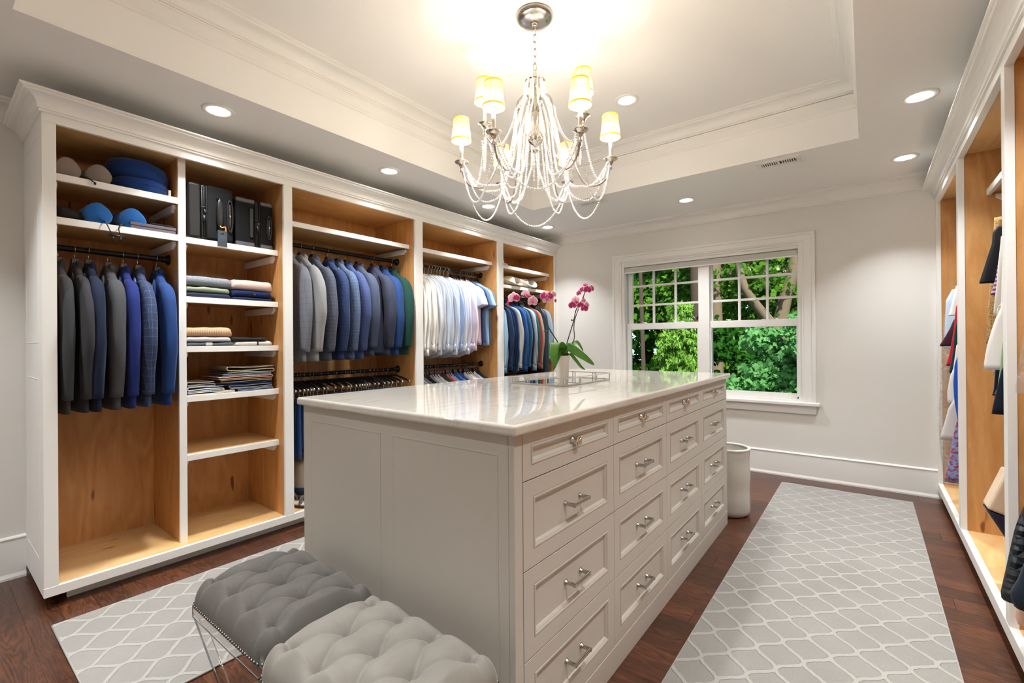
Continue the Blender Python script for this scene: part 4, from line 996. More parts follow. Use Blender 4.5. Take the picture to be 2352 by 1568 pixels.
# bay four: shirts
W_, LB, PB, LV, PK = '#e9e7e2', '#c9d6ea', '#a9bfe0', '#cfc9de', '#e3cfd6'
up4 = [('#ece9e2', 0), ('#ece9e2', 0), ('#e6e6e6', 0), ('#e9e6e0', 0), ('#eae7e1', 0), ('#dfe4ea', 0), (LB, 0), ('#e6e6e8', 0), (LB, 0), ('#dfe5ee', 0), ('#b8c8e2', 0), ('#dde4ef', 0), (LB, 0), ('#9db2d8', 0), ('#e4e4ea', 0), (LB, 0), (LV, 0), ('#e6dfe0', 0), (LV, 0), (PK, 0), ('#b5c4e6', 1), ('#e8cfc9', 1), ('#d5b3cf', 1), ('#1f2940', 1), ('#5c7ba8', 1), ('#93b4dd', 1), ('#a7c0d8', 1), ('#6f7680', 1)]
nm = lambda c: {'#ece9e2': 'off-white', '#e6e6e6': 'white', '#e9e6e0': 'white', '#eae7e1': 'white', '#dfe4ea': 'very pale blue', LB: 'light blue', '#e6e6e8': 'white', '#dfe5ee': 'pale blue', '#b8c8e2': 'soft blue', '#dde4ef': 'pale blue', '#9db2d8': 'mid blue', '#e4e4ea': 'white', LV: 'lavender', '#e6dfe0': 'pinkish white', PK: 'pale pink', '#b5c4e6': 'light blue', '#e8cfc9': 'peach', '#d5b3cf': 'lilac pink', '#1f2940': 'navy', '#5c7ba8': 'denim blue', '#93b4dd': 'sky blue', '#a7c0d8': 'pale denim blue', '#6f7680': 'grey'}[c]
for i, (c, sh_) in enumerate(up4):
    y = 2.645+i*.0335; n_ = nm(c)
    kit = SS[i % 3] if sh_ else SH[i % 5]
    hang(kit, HK_WIRE if i < 16 else HK_WOOD, 'shirt', RX, y, 1.9, fabric(c, rough=.8, sheen=.1), '%s %s-sleeved shirt, %s from the left on the upper shirt rod' % (n_, 'short' if sh_ else 'long', ORD[i]), 'shirt', 'shirts on the upper rod',
         '%s hanger, %s from the left on the upper shirt rod' % ('thin wire' if i < 16 else 'dark wooden', ORD[i]), 'hangers on the upper shirt rod', rz=R(-3+.2*i), hook=M['whitep'] if i < 16 else None)
dn4 = ['#b9403c', '#8f959c', '#a9aeb3', '#c3c7cb', '#8c9096', '#1f2124', '#23262b', '#9aa0aa', '#cfd3d8', '#b9bfc8', '#dfe0e0', '#36433f', '#3f524b', '#d96d6c', '#b9c6d8', '#8aa5c9', '#2f5fa4', '#4a78b8', '#1f4f96', '#c9d4e4', '#e6cdcb', '#e9ded6', '#e3e0dc', '#cfd3e0', '#e4e2de', '#1f2a4a', '#232f52']
for i, c in enumerate(dn4):
    y = 2.64+i*.0345
    hang(SH[i % 5] if i % 3 else SS[i % 3], HK_WOOD, 'shirt', RX, y, .982, fabric(c, rough=.85), 'shirt showing only its shoulders above the marble top, %s from left, lower rod' % ORD[i], 'shirt', 'shirts on the lower rod',
         'wooden hanger on the lower shirt rod, %s from the left' % ORD[i], 'hangers on the lower shirt rod', bar=M['blackp'] if i < 5 else M['redwood'] if i < 14 else M['darkwood'], hook=M['hook'], sc=.86 if False else 1)
# bay five: knitwear
up5 = [('#8fb2c8', 'light blue heathered sweater beside the white stile'), ('#a8c4d4', 'pale aqua sweater, second of the knitwear'), ('#1f3354', 'navy sweater left of the steel blue one'), ('#2c5a86', 'steel blue sweatshirt between two navy ones'), ('#16294a', 'very dark navy sweater'), ('#1c3f74', 'deep blue sweatshirt beside the cream sweater'), ('#ded9cf', 'cream sweater with long hanging sleeves'), ('#4b72b4', 'cornflower blue sweater right of the cream one'), ('#33609c', 'blue quilted pullover with diamond stitching'), ('#2a5fae', 'cobalt and white striped pullover'), ('#3a6f94', 'teal blue sweater beside the cobalt striped pullover'), ('#1b2733', 'near-black sweater among the knitwear'), ('#a3acc4', 'heather grey sweatshirt with a small chest emblem'), ('#b9c0d6', 'pale lavender grey sweatshirt'), ('#0d6a66', 'teal green jacket with a white side stripe'), ('#a9402e', 'dark red jacket behind the orchid stem'), ('#b5ab99', 'beige jacket beside the garment bag')]
for i, (c, lab) in enumerate(up5):
    y = 3.725+i*.044
    hang(SW[i % 4], HK_WOOD, 'sweater', RX, y, 1.71, fabric(dk(c, .85), 'heather' if i in (0, 12) else 'plain', None), lab, 'sweater', 'knitwear on the rod by the window wall',
         'black hanger holding the ' + ' '.join(lab.split(' ')[:5]), 'hangers in the last wardrobe bay', bar=M['blackp'], rz=R(-2), sc=1)
# garment bag: rounded shoulders, zip
gb_ = emp('garment_bag', (RX, 4.53, 1.71), 'dark navy garment bag with rounded shoulders at the end of the wardrobe', 'garment bag')
tab = [(-.06, .03, .012), (-.085, .1, .022), (-.13, .17, .03), (-.2, .215, .034), (-.35, .235, .036), (-.7, .238, .036), (-.92, .235, .033)]
mb = body(tab, 30, 30, .01, 77).warp(lambda p: Vector((p.x+RX, p.y+4.53, p.z+1.71)))
obj('bag', mb, plain('bag_nylon', '#222f3f', .45), gb_, True)
obj('zipper', MB().tube([(RX, 4.49, 1.6), (RX, 4.49, .85)], .003, 6), M['black'], gb_)
put(HK_WOOD[0][1], 'hook', M['hook'], gb_)
hang(SH[1], HK_WOOD, 'shirt', RX, 4.61, 1.71, fabric('#8fa9c0'), 'pale denim shirt hanging behind the garment bag', 'shirt', None, 'black hanger behind the garment bag', None, bar=M['blackp'], sc=.9)
for i in range(12):
    y = 3.76+i*.072
    make(HK_WOOD, 'clothes_hanger', (RX, y, .86), {'hook': M['hook'], 'bar': M['blackp']}, 'black hanger on the low rod of the last bay, %s from the left' % ORD[i], 'hanger', 'hangers on the low rod of the last bay')
    make(SS[i % 3], 'shirt', (RX, y, .86), {'cloth': fabric(['#1c2a3e', '#22242a', '#2a3d5a'][i % 3]), 'collar': fabric('#1c2a3e')}, 'dark shirt on the low rod of the last bay, %s from the left' % ORD[i], 'shirt', 'dark shirts on the low rod')
# ------------------------------------------------------------------ things on the shelves, left wardrobe
def soft(name, mb, mat, root, amp=.003, f=25, seed=0, **k):
    mb.warp(lambda p: Vector((p.x, p.y, p.z+amp*noise.noise(p*f+Vector((seed, 0, 0))))))
    return obj(name, mb, mat, root, True, **k)
def neck_pillow(xf, yc, z0, dy, r, mat, label, cordmat, hgt=1.0, cord=True):
    """U-shaped travel pillow, both round ends facing the room"""
    rt = emp('neck_pillow', (xf-.12, yc, z0), label, 'pillow', 'neck pillows on the upper shelves')
    pts = [(xf, yc-dy, 0)]+[(xf-.03, yc-dy-.004, 0), (xf-.1, yc-dy-.008, 0), (xf-.17, yc-dy+.01, 0), (xf-.215, yc-dy*.45, 0), (xf-.225, yc, 0), (xf-.215, yc+dy*.45, 0), (xf-.17, yc+dy-.01, 0), (xf-.1, yc+dy+.008, 0), (xf-.03, yc+dy+.004, 0), (xf, yc+dy, 0)]
    pl = bez(pts, 40); n = len(pl); rr = []
    for i in range(n):
        t = min(i, n-1-i)/(n-1)*2; e = min(1, t/.085); rr.append(r*(math.sqrt(max(.0, 1-(1-e)**2)) if e < 1 else 1)*(1 if t < .5 else 1-.12*(t-.5))+.001)
    mb = MB().tube(pl, rr, 20)
    zz = lambda p: Vector((p.x, p.y+(yc+math.copysign(dy, p.y-yc)-p.y)*.28*max(0, p.z/r)*(1 if p.x > xf-.14 else 0), z0+max(.0005, (p.z+r*.8)*hgt)))
    mb.warp(zz); soft('cushion', mb, mat, rt, .003, 18, yc)
    seam = MB().tube([(p.x+(.0), p.y, 0) for p in pl], [q*1.004 for q in rr], 20)
    if cord:
        cz = z0+.012; a, b_ = yc-dy*.55, yc+dy*.45
        cd = MB()
        cd.tube(bez([(xf-.01, yc-dy+.012, cz), (xf+.018, a-.01, cz-.006), (xf+.024, a, cz-.03), (xf+.022, yc-.018, cz-.075)], 16), .0026, 7)
        cd.tube(bez([(xf-.01, yc+dy-.03, cz), (xf+.018, b_-.01, cz-.004), (xf+.024, b_-.025, cz-.03), (xf+.022, yc+.014, cz-.075)], 16), .0026, 7)
        c = obj('drawcord', cd, cordmat, rt, True)
        cd = MB().tube([(xf+.022, yc-.034, cz-.066), (xf+.022, yc+.03, cz-.07)], .0045, 8).tube([(xf+.022, yc-.018, cz-.074), (xf+.022, yc-.018, cz-.094)], [.0035, .006], 8).tube([(xf+.022, yc+.014, cz-.074), (xf+.022, yc+.01, cz-.094)], [.0035, .006], 8)
        obj('cord_toggle', cd, cordmat, c, True)
    return rt
m_taupe = fabric('#7b6f66', 'plain', '#a0958c', rough=.95, sheen=.6); m_blue = fabric('#184a86', 'plain', '#2d6eb0', rough=.95, sheen=.7); m_navy = fabric('#14306a', 'plain', '#1f4488', rough=.95, sheen=.6)
neck_pillow(-3.045, .51, 2.0185, .055, .051, m_taupe, 'taupe suede-like neck pillow on the top left shelf', M['blackp'], 1.0, False)
rt = bpy.data.objects['neck_pillow']
obj('drawcord', MB().tube(bez([(-3.05, .5, 2.03), (-3.026, .52, 2.024), (-3.02, .535, 2.012), (-3.018, .545, 2.004)], 12), .003, 7).ellip((-3.018, .546, 2.001), .005, .005, .008, 8, 6), M['blackp'], rt, True)
neck_pillow(-3.035, .63, 1.8125, .066, .058, m_blue, 'bright blue velvet neck pillow with a dangling toggle cord on the second shelf', M['blackp'], 1.0)
for k, (z0, h, yc, r) in enumerate(((2.0185, .078, .762, .130), (2.09, .098, .75, .136))):
    rt = emp('round_cushion', (-3.17, yc, z0), ('lower' if k == 0 else 'upper')+' of two round navy velvet cushions stacked on the top left shelf', 'cushion', 'round navy cushions')
    mb = MB(); rings = []
    for i in range(17):
        a = -PI/2+PI*i/16; rr = (r-h*.42+h*.42*math.cos(a)**.8) if math.cos(a) > .02 else .004
        rings.append([(-3.17+rr*math.cos(2*PI*j/40), yc+rr*math.sin(2*PI*j/40), z0+h/2+h/2*math.sin(a)-(.0 if k == 0 else (math.sin(2*PI*j/40))*.012*rr/r+.004)) for j in range(40)])
    mb.loft(rings, cap=False); soft('cover', mb, m_navy, rt, .004, 20, k)
    obj('seam', MB().tube([(-3.17+(r+.0005)*math.cos(2*PI*j/48), yc+(r+.0005)*math.sin(2*PI*j/48), z0+h/2-(0 if k == 0 else math.sin(2*PI*j/48)*.012+.004)) for j in range(49)], .002, 6, cap=False), m_navy, rt, True)
    if k == 0: obj('care_label', MB().box(-3.088, -3.08, .866, .878, z0+.015, z0+.045), plain('label_white', '#d9d0c0', .8), rt)
rt = emp('cloth_bag', (-3.13, .46, 1.8125), 'limp black drawstring bag beside the blue neck pillow', 'bag')
soft('pouch', MB().ellip((-3.14, .478, 1.838), .09, .075, .026, 24, 12, .8).ellip((-3.11, .44, 1.848), .06, .038, .03, 18, 10, .9), plain('black_cloth', '#18161a', .8), rt, .012, 30)
rt = emp('flat_box', (-3.13, .785, 1.8125), 'purplish grey flat box lying at the right of the second shelf', 'box')
m_box = plain('grey_box_board', '#5a5158', .7, bump=.2, bscale=600)
obj('box_base', MB().box(-3.25, -3.035, .688, .886, 1.8125, 1.829), m_box, rt, bevel=.002); obj('box_lid', MB().box(-3.252, -3.033, .686, .888, 1.8302, 1.846), m_box, rt, bevel=.002)
rt = emp('slim_case', (-3.14, .83, 1.8465), 'shiny black slim case resting on the grey flat box', 'case')
obj('shell', MB().box(-3.23, -3.05, .775, .885, 1.8465, 1.862), plain('gloss_black', '#0e0e10', .15), rt, bevel=.007, seg=3); obj('zip_band', MB().box(-3.2305, -3.0495, .7745, .8855, 1.853, 1.8555), M['black'], rt)
# suitcases on the high shelf
m_nyl = plain('ballistic_nylon', '#08080a', .75, bump=.5, bscale=1500, spec=.25); m_lea = plain('black_leather', '#08080a', .42, spec=.4); m_gm = plain('gunmetal', '#3a3a3d', .35, .6)
def suitcase(y0, y1, z0, z1, x0, x1, label, split, first):
    rt = emp('suitcase', ((x0+x1)/2, (y0+y1)/2, z0), label, 'suitcase', 'black suitcases on the high shelf')
    ys_ = y0+(y1-y0)*split
    obj('shell', MB().box(x0, x1, ys_+.012, y1, z0+.002, z1), m_nyl, rt, bevel=.016, seg=4)
    obj('front_panel', MB().box(x0, x1-.002, y0, ys_-.012, z0+.002, z1-.003), m_lea if first else m_nyl, rt, bevel=.014, seg=4)
    g = obj('zip_gusset', MB().box(x0+.004, x1-.005, ys_-.013, ys_+.013, z0+.005, z1-.005), M['blackp'], rt, bevel=.01, seg=3)
    for yy in (ys_-.012, ys_+.0, ys_+.012):
        q = [(x1-.001, z0+.012), (x1-.001, z1-.012), (x1-.012, z1-.001), (x0+.012, z1-.001)]
        obj('piping', MB().tube([(a, yy, b_) for a, b_ in [(x1-.016, z0+.004), (x1-.002, z0+.016), (x1-.002, z1-.016), (x1-.016, z1-.002), (x0+.02, z1-.002)]], .0035, 6), m_lea, g, True)
    obj('zip_pulls', MB().box(x1, x1+.006, ys_-.006, ys_+.006, z0+.1, z0+.14).tube([(x1+.003, ys_-.02, z0+(z1-z0)*.56), (x1+.008, ys_+.008, z0+(z1-z0)*.58)], .003, 6).ellip((x1+.004, ys_+.004, z0+(z1-z0)*.5), .004, .008, .012, 10, 6), m_gm, g, True)
    return rt, ys_
rt, ys_ = suitcase(.94, 1.178, 1.8085, 2.13, -3.42, -3.025, 'larger black soft suitcase with luggage tag, on the high shelf', .34, True)
xf = -3.025; zm = 1.965
h = obj('carry_handle', MB().ellip((xf+.024, 1.095, zm), .011, .019, .085, 18, 14, .75).tube(bez([(xf-.004, 1.095, zm+.092), (xf+.016, 1.095, zm+.088), (xf+.024, 1.095, zm+.07)], 8), .008, 8).tube(bez([(xf-.004, 1.095, zm-.092), (xf+.016, 1.095, zm-.088), (xf+.024, 1.095, zm-.07)], 8), .008, 8), m_lea, rt, True)
obj('handle_mount', MB().ellip((xf, 1.1, zm+.088), .01, .018, .014, 14, 8).ellip((xf, 1.1, zm-.088), .01, .018, .014, 14, 8), m_lea, h, True)
def oval_grip(rt, x, yc, zc, hw, hh, s=1):
    pts = [(x+.003, yc+hw*math.cos(2*PI*i/32), zc+hh*math.copysign(abs(math.sin(2*PI*i/32))**.8, math.sin(2*PI*i/32))) for i in range(33)]
    o = obj('pull_handle_housing', MB().tube(pts, .006, 8, cap=False), m_lea, rt, True)
    obj('pull_handle_grip', MB().ellip((x, yc, zc), .007, hw*.6, hh*.78, 16, 12, .8), m_gm, o, True); obj('release_button', MB().ellip((x+.007, yc, zc), .003, .005, .008, 10, 6), M['chrome'], o, True)
oval_grip(rt, xf-.001, 1.157, 1.965, .014, .095)
tg = emp('luggage_tag', (xf+.03, 1.107, 1.88), 'clear-windowed blue luggage tag with orange strap hanging from the larger suitcase', 'tag')
obj('strap', MB().box(xf+.024, xf+.028, 1.082, 1.09, 1.895, 1.935).tube(bez([(xf+.026, 1.09, 1.9), (xf+.034, 1.1, 1.885), (xf+.036, 1.118, 1.89), (xf+.034, 1.122, 1.865)], 12), .0035, 6), plain('orange_strap', '#f08a12', .6), tg)
obj('holder', MB().box(xf+.03, xf+.034, 1.078, 1.13, 1.775, 1.868), plain('blue_grey_leather', '#1c2830', .4), tg, bevel=.0018)
obj('tag_window', MB().box(xf+.0342, xf+.035, 1.088, 1.12, 1.8, 1.84), plain('tag_window', '#0e2a3c', .1), tg)
obj('snap', MB().ellip((xf+.035, 1.104, 1.853), .003, .007, .007, 12, 6), m_gm, tg, True)
rt, ys_ = suitcase(1.197, 1.418, 1.8085, 2.105, -3.42, -3.045, 'smaller black suitcase with grey corner guards, right on the high shelf', .58, False)
xf = -3.045
oval_grip(rt, xf-.001, 1.395, 1.945, .013, .075)
for yy in (1.197, ys_+.016):
    for zz in (1.8085, 2.078):
        y1_ = ys_-.016 if yy < 1.2 else 1.418
        obj('corner_guard', MB().box(xf-.04, xf+.003, yy, y1_, zz, zz+.028), plain('corner_grey', '#4a4a4c', .4), rt, bevel=.009, seg=3)
obj('side_grip', MB().box(xf-.003, xf+.006, 1.275, 1.298, 1.865, 2.05), m_lea, rt, bevel=.004)
# folded knits
def folded(name, y0, y1, z0, z1, cloth, label, group, x0=-3.3, x1=-3.04, extra=None):
    rt = emp(name, ((x0+x1)/2, (y0+y1)/2, z0), label, 'clothing' if name != 'folded_jeans' else 'trousers', group)
    h = z1-z0; rings = []; n = 30
    for i in range(n+1):      # along y; round nose at the front (+x)
        t = i/n; y = y0+(y1-y0)*t; e = min(1, min(t, 1-t)*14); k = math.sqrt(1-(1-e)**2) if e < 1 else 1
        dz = .0035*noise.noise(Vector((t*5, z0*30, y0*7))); xx = x1-.008*(1-k)+.004*noise.noise(Vector((t*4+9, z0*30, 0)))
        hh = h*(.55+.45*k)*(1+.08*noise.noise(Vector((t*3, z0*50, 4)))); q = []
        for j in range(20):
            a = 2*PI*j/20; cx_ = (x0+xx)/2; q.append((cx_+(xx-x0)/2*math.copysign(abs(math.cos(a))**.35, math.cos(a)), y, z0+.0005+max(0, hh/2+hh/2*math.copysign(abs(math.sin(a))**.6, math.sin(a)))+(dz if math.sin(a) > 0 else 0)))
        rings.append(q)
    b_ = obj('fabric_fold', MB().loft(rings), cloth, rt, True)
    if extra: extra(rt)
    return rt
fk = 'folded knits on the upper shelf'
folded('folded_sweater', .935, 1.165, 1.4735, 1.502, fabric('#262d3f', 'stripe', '#323a50', .004), 'dark navy ribbed sweater folded at the bottom left of its stack', fk)
folded('folded_sweater', .935, 1.16, 1.5025, 1.537, fabric('#7c8672', 'heather', '#9aa48e'), 'sage green heathered sweater folded in the middle of the left stack', fk)
folded('folded_sweater', .934, 1.172, 1.538, 1.598, fabric('#3d4450', 'heather', '#aeb3ba', .03), 'marled black and white sweater folded on top of the left stack', fk)
folded('folded_sweater', 1.178, 1.412, 1.4735, 1.492, fabric('#1f2b48'), 'flat navy garment folded beneath the buttoned cardigan', fk)
folded('folded_cardigan', 1.178, 1.408, 1.4925, 1.536, fabric('#121f48', 'stripe', '#1a2a58', .005), 'navy waffle-knit cardigan folded with one brown button showing', fk, extra=lambda rt: obj('button', MB().lathe([(.001, 0), (.007, 0), (.007, .003), (.004, .004), (.001, .003)], 14).warp(lambda p: Vector((-3.036+p.z, 1.3+p.x, 1.512+p.y))), plain('brown_button', '#5a3a2a', .3), rt, True))
folded('folded_sweater', 1.182, 1.412, 1.537, 1.6, fabric('#d8bfb2', 'stripe', '#e3cec2', .006), 'pale pink ribbed sweater folded on top of the right stack', fk)
fk = 'folded knits on the middle shelf'
folded('folded_sweater', .935, 1.185, 1.1925, 1.214, fabric('#4c4f54', 'heather', '#6b6f75'), 'charcoal sweater with a light band, folded at the bottom left', fk, extra=lambda rt: obj('light_band', MB().box(-3.045, -3.0345, 1.03, 1.065, 1.195, 1.212), fabric('#bdbab4'), rt, bevel=.004))
folded('folded_sweater', .934, 1.165, 1.2145, 1.245, fabric('#bdbac0', 'heather', '#cfccd1'), 'light grey sweater folded under the tan ribbed one', fk)
folded('folded_sweater', .934, 1.172, 1.2455, 1.302, fabric('#b98f6d', 'stripe', '#e0b894', .009), 'tan ribbed sweater folded on top of the left stack', fk)
folded('folded_shirt', 1.19, 1.41, 1.1925, 1.22, fabric('#d5cec2'), 'cream top with one dark stripe, folded under the black one', fk, extra=lambda rt: obj('dark_stripe', MB().box(-3.05, -3.033, 1.315, 1.322, 1.194, 1.221), fabric('#2b2c30'), rt, bevel=.003))
folded('folded_shirt', 1.185, 1.375, 1.2205, 1.243, fabric('#26262a'), 'black top folded on the cream one', fk)
# folded trousers: serpentine fold drawn across the front edge
def jeans(y0, y1, z0, h, c, label, seed, x0=-3.32, x1=-3.045, n=2, inner=None):
    rt = emp('folded_jeans', ((x0+x1)/2, (y0+y1)/2, z0), label, 'trousers', 'folded trousers on the lower shelf')
    rnd = random.Random(seed); pts = []; lay = n+1; th = h/(lay*2+.3)
    for k in range(lay):
        z = z0+th*.7+k*(h-th*1.4)/max(1, lay-1); a, b_ = (y0, y1) if k % 2 == 0 else (y1, y0)
        for i in range(9):
            t = i/8; pts.append((a+(b_-a)*(t*.94+.03)+rnd.uniform(-.002, .002), z+th*.7*math.sin(t*PI*2+k+seed)*.6))
    pl = bez([(0, p[0], p[1]) for p in pts], len(pts)*3); prof = []
    def off(s):
        out = []
        for i, p in enumerate(pl):
            t = (pl[min(i+1, len(pl)-1)]-pl[max(i-1, 0)]); t = Vector((t.y, t.z)); t = t.normalized() if t.length > 1e-9 else Vector((1, 0))
            out.append((p.y-t.y*s, max(z0+.0006, p.z+t.x*s)))
        return out
    L_, R_ = off(th*.42), off(-th*.42); poly = L_+R_[::-1]; m_ = len(poly)
    mb = MB(); rings = []
    for x in (x1, x1-.01, (x0+x1)/2, x0): rings.append([(x+(.006*noise.noise(Vector((p[0]*20, p[1]*20, x))) if x > x1-.02 else 0), p[0]+(.004 if x < x1-.02 else 0)*noise.noise(Vector((p[1]*50, seed, 0))), p[1]) for p in poly])
    vs = [p for r in rings for p in r]; fs = [(k*m_+i, k*m_+(i+1) % m_, (k+1)*m_+(i+1) % m_, (k+1)*m_+i) for k in range(3) for i in range(m_)]
    q = len(L_)
    fs += [(i, i+1, m_-2-i, m_-1-i) for i in range(q-1)]
    mb.add(vs, fs); obj('fabric_fold', mb, fabric(c), rt, True, auto=60)
    obj('hem_edge', MB().tube([(x1+.0015, p[0], p[1]) for p in L_[::2]], .0012, 5), fabric(inner or '#c9c4b8'), rt, True)
    return rt
jl = [(.935, 1.19, .9115, .016, '#d8cfba', 'cream cotton trousers folded flat at the bottom left of the shelf', '#e6dfcc'), (.937, 1.13, .928, .03, '#b7bfca', 'light blue denim trousers folded loosely at the left', '#dfe6f0'), (.936, 1.08, .959, .025, '#8f867b', 'greyish taupe trousers crumpled on the light blue pair', '#a59c90'),
      (1.195, 1.415, .9115, .014, '#54688c', 'blue denim trousers at the bottom of the right pile', '#a9b9d6'), (1.15, 1.412, .926, .024, '#3a3d46', 'dark grey trousers with pale inside edges, low in the right pile', '#a9a9b4'), (1.08, 1.41, .951, .018, '#141a2c', 'black-navy trousers in the middle of the right pile', '#2a3c66'),
      (1.1, 1.41, .9695, .02, '#7c6b55', 'khaki trousers under the pink pair', '#a8957a'), (1.09, 1.418, .99, .018, '#d39d88', 'salmon pink trousers folded in the right pile', '#e8bfae'), (1.11, 1.405, 1.0085, .014, '#6d7f93', 'steel blue trousers folded above the pink pair', '#9fb2c6'), (1.14, 1.425, 1.023, .04, '#8d8068', 'olive beige trousers on top of the right pile', '#cfc6b2')]
for i, (a, b_, z0, h, c, lab, inn) in enumerate(jl): jeans(a, b_, z0, h, c, lab, i+3, n=2 if h > .02 else 1, inner=inn)
# hats on the last bay's shelves
def brim_hat(x, y, z, r, crown, cr, mat, label, band=None, curl=.03, tilt=0, oval=1.15):
    rt = emp('hat', (x, y, z), label, 'hat', 'hats on the shelves by the window wall'); n = 36
    mb = MB(); rings = []
    for rr, k in ((.55, 0), (.75, .15), (.9, .6), (1.0, 1.0), (1.005, 1.03), (.99, 1.06)):
        q = []
        for j in range(n):
            a = 2*PI*j/n; ri = cr+(r-cr)*((rr-.55)/.45); c = curl*k*(math.cos(a)**2)*(1.6) - .004
            q.append((x+ri*math.sin(a)*1.0*oval*.95, y+ri*math.cos(a), z+.014+c+(.003 if rr < 1.0 else 0)))
        rings.append(q)
    mb.loft(rings, cap=False); b0 = obj('brim', mb, mat, rt, True)
    so = b0.modifiers.new('thick', 'SOLIDIFY'); so.thickness = .003
    cm = MB(); rings = []
    for t, k in ((0, 1), (.3, .97), (.7, .9), (.92, .8), (1.0, .62), (.93, .3), (.9, .02)):
        rings.append([(x+cr*k*oval*math.sin(2*PI*j/n), y+cr*k*math.cos(2*PI*j/n), z+.012+crown*t) for j in range(n)])
    obj('crown', cm.loft(rings, cap=False), mat, rt, True)
    if band: obj('hat_band', MB().lathe([(cr*1.01, .012), (cr*1.0, .034)], n, (x, y, z), cap=False, sx=oval), band, rt, True)
    return rt
m_straw = plain('straw', '#e2d8c2', .8, bump=.5, bscale=700); m_wfelt = plain('white_felt', '#dcdcdc', .85); m_olive = plain('olive_felt', '#8f8a72', .9)
brim_hat(-3.16, 4.02, 1.8125, .155, .105, .085, m_straw, 'cream straw hat with a navy band on the middle shelf', plain('navy_band', '#1c2742', .7), .045)
brim_hat(-3.17, 4.3, 1.8125, .165, .105, .08, m_wfelt, 'white cowboy hat with curled brim at the right of the middle shelf', None, .065)
brim_hat(-3.17, 3.78, 1.8125, .1, .09, .07, m_olive, 'olive felt hat mostly hidden behind the white stile', None, .03)
rt = emp('baseball_cap', (-3.12, 3.83, 2.0205), 'white baseball cap with navy stripes on the top shelf', 'cap')
obj('cap_crown', MB().lathe([(.075, 0), (.076, .02), (.07, .05), (.05, .075), (.025, .086), (.001, .088)], 28, (-3.12, 3.80, 2.0208)), m_wfelt, rt, True)
obj('stripe', MB().lathe([(.0765, .008), (.0768, .013)], 28, (-3.12, 3.80, 2.0208), cap=False).lathe([(.0765, .018), (.0764, .022)], 28, (-3.12, 3.80, 2.0208), cap=False), plain('navy_print', '#1c2a52', .7), rt, True)
obj('peak', MB().prism([(-3.12+.075*math.sin(a)+(.055 if abs(a) < 1.2 else 0), 3.80+.07*math.sin(a-1.57)*-1*0+.07*math.cos(a)*0+a*.045) for a in [-1.3+.26*i for i in range(11)]], 2, 2.0215, 2.0245), m_wfelt, rt) if False else obj('peak', MB().ellip((-3.055, 3.80, 2.0265), .06, .062, .0055, 24, 8), m_wfelt, rt, True)
# on the floor of the second bay, seen beside the island
rt = emp('shoulder_bag', (-3.2, 1.66, .1005), 'soft grey felt shoulder bag standing at the bottom of the second bay', 'bag')
m_felt = fabric('#a7a093', 'heather', '#b9b2a6'); soft('bag_body', MB().ellip((-3.26, 1.72, .245), .14, .1, .144, 28, 16, .6), m_felt, rt, .004, 18)
obj('base_band', MB().ellip((-3.259, 1.72, .17), .1435, .1035, .035, 28, 8, .5), plain('navy_canvas', '#1d3550', .8), rt, True)
for k, (y, z, rz) in enumerate(((1.585, .1005, .35), (1.70, .1005, -.2))):
    rt = emp('sandal', (-3.05, y, z), ('nearer' if k == 0 else 'farther')+' of two pale sandals with dark grey straps at the bottom of the second bay', 'sandal', 'sandals on the wardrobe floor')
    def fx(p, y=y, rz=rz): q = Vector((p.x, p.y)); c, s = math.cos(rz), math.sin(rz); return Vector((-3.075+q.x*c-q.y*s, y+q.x*s+q.y*c, .1005+p.z))
    obj('sole', MB().ellip((0, 0, .009), .1, .036, .009, 30, 8, .5).warp(lambda p: fx(Vector((p.x, p.y*(1+.12*math.sin(p.x*25)), p.z)))), plain('sole_dark', '#3a3733', .8), rt, True)
    obj('footbed', MB().ellip((0, 0, .02), .097, .034, .006, 30, 8, .6).warp(lambda p: fx(Vector((p.x, p.y*(1+.12*math.sin(p.x*25)), p.z)))), plain('footbed', '#c9bfb0', .9), rt, True)
    sm_ = MB().tube(bez([(.05, -.034, .015), (.045, -.02, .05), (.04, 0, .06), (.045, .02, .05), (.05, .034, .015)], 16), .006, 8, flat=2.2).tube(bez([(-.03, -.036, .015), (-.05, -.034, .06), (-.085, 0, .09), (-.05, .034, .06), (-.03, .036, .015)], 16), .005, 8, flat=2)
    obj('strap', sm_.warp(lambda p: fx(p)), plain('strap_grey', '#55534f', .6), rt, True)

# ------------------------------------------------------------------ mirrored tray and orchid on the island
tx0, tx1, ty0, ty1, tz = -1.452, -1.13, 1.872, 2.352, .9875
rt = emp('mirrored_tray', ((tx0+tx1)/2, (ty0+ty1)/2, tz), 'rectangular mirrored tray with an open polished metal rail on the marble', 'tray')
obj('tray_base', MB().box(tx0, tx1, ty0, ty1, tz, tz+.004), M['chrome'], rt, bevel=.001)
obj('mirror', MB().box(tx0+.007, tx1-.007, ty0+.007, ty1-.007, tz+.0041, tz+.0055), plain('mirror_glass', '#e8eaea', .01, 1), rt)
def sq(x0, x1, y0, y1, z0, z1): return MB().box(x0, x1, y0, y1, z0, z1)
g = .0048
for (a, b_, c, d) in ((tx0, tx1, ty0, ty0+g), (tx0, tx1, ty1-g, ty1), (tx0, tx0+g, ty0+g, ty1-g), (tx1-g, tx1, ty0+g, ty1-g)):
    obj('rail', sq(a, b_, c, d, tz+.036, tz+.041), M['chrome'], rt, bevel=.0008); obj('rail', sq(a, b_, c, d, tz+.0042, tz+.0082), M['chrome'], rt, bevel=.0008)
def post(x, y): obj('post', sq(x, x+g, y, y+g, tz+.0082, tz+.036), M['chrome'], rt)
for x in (tx0, tx0+.085, tx0+.1, tx0+.215, tx0+.23, tx1-g):
    for y in (ty0, ty1-g): post(x, y)
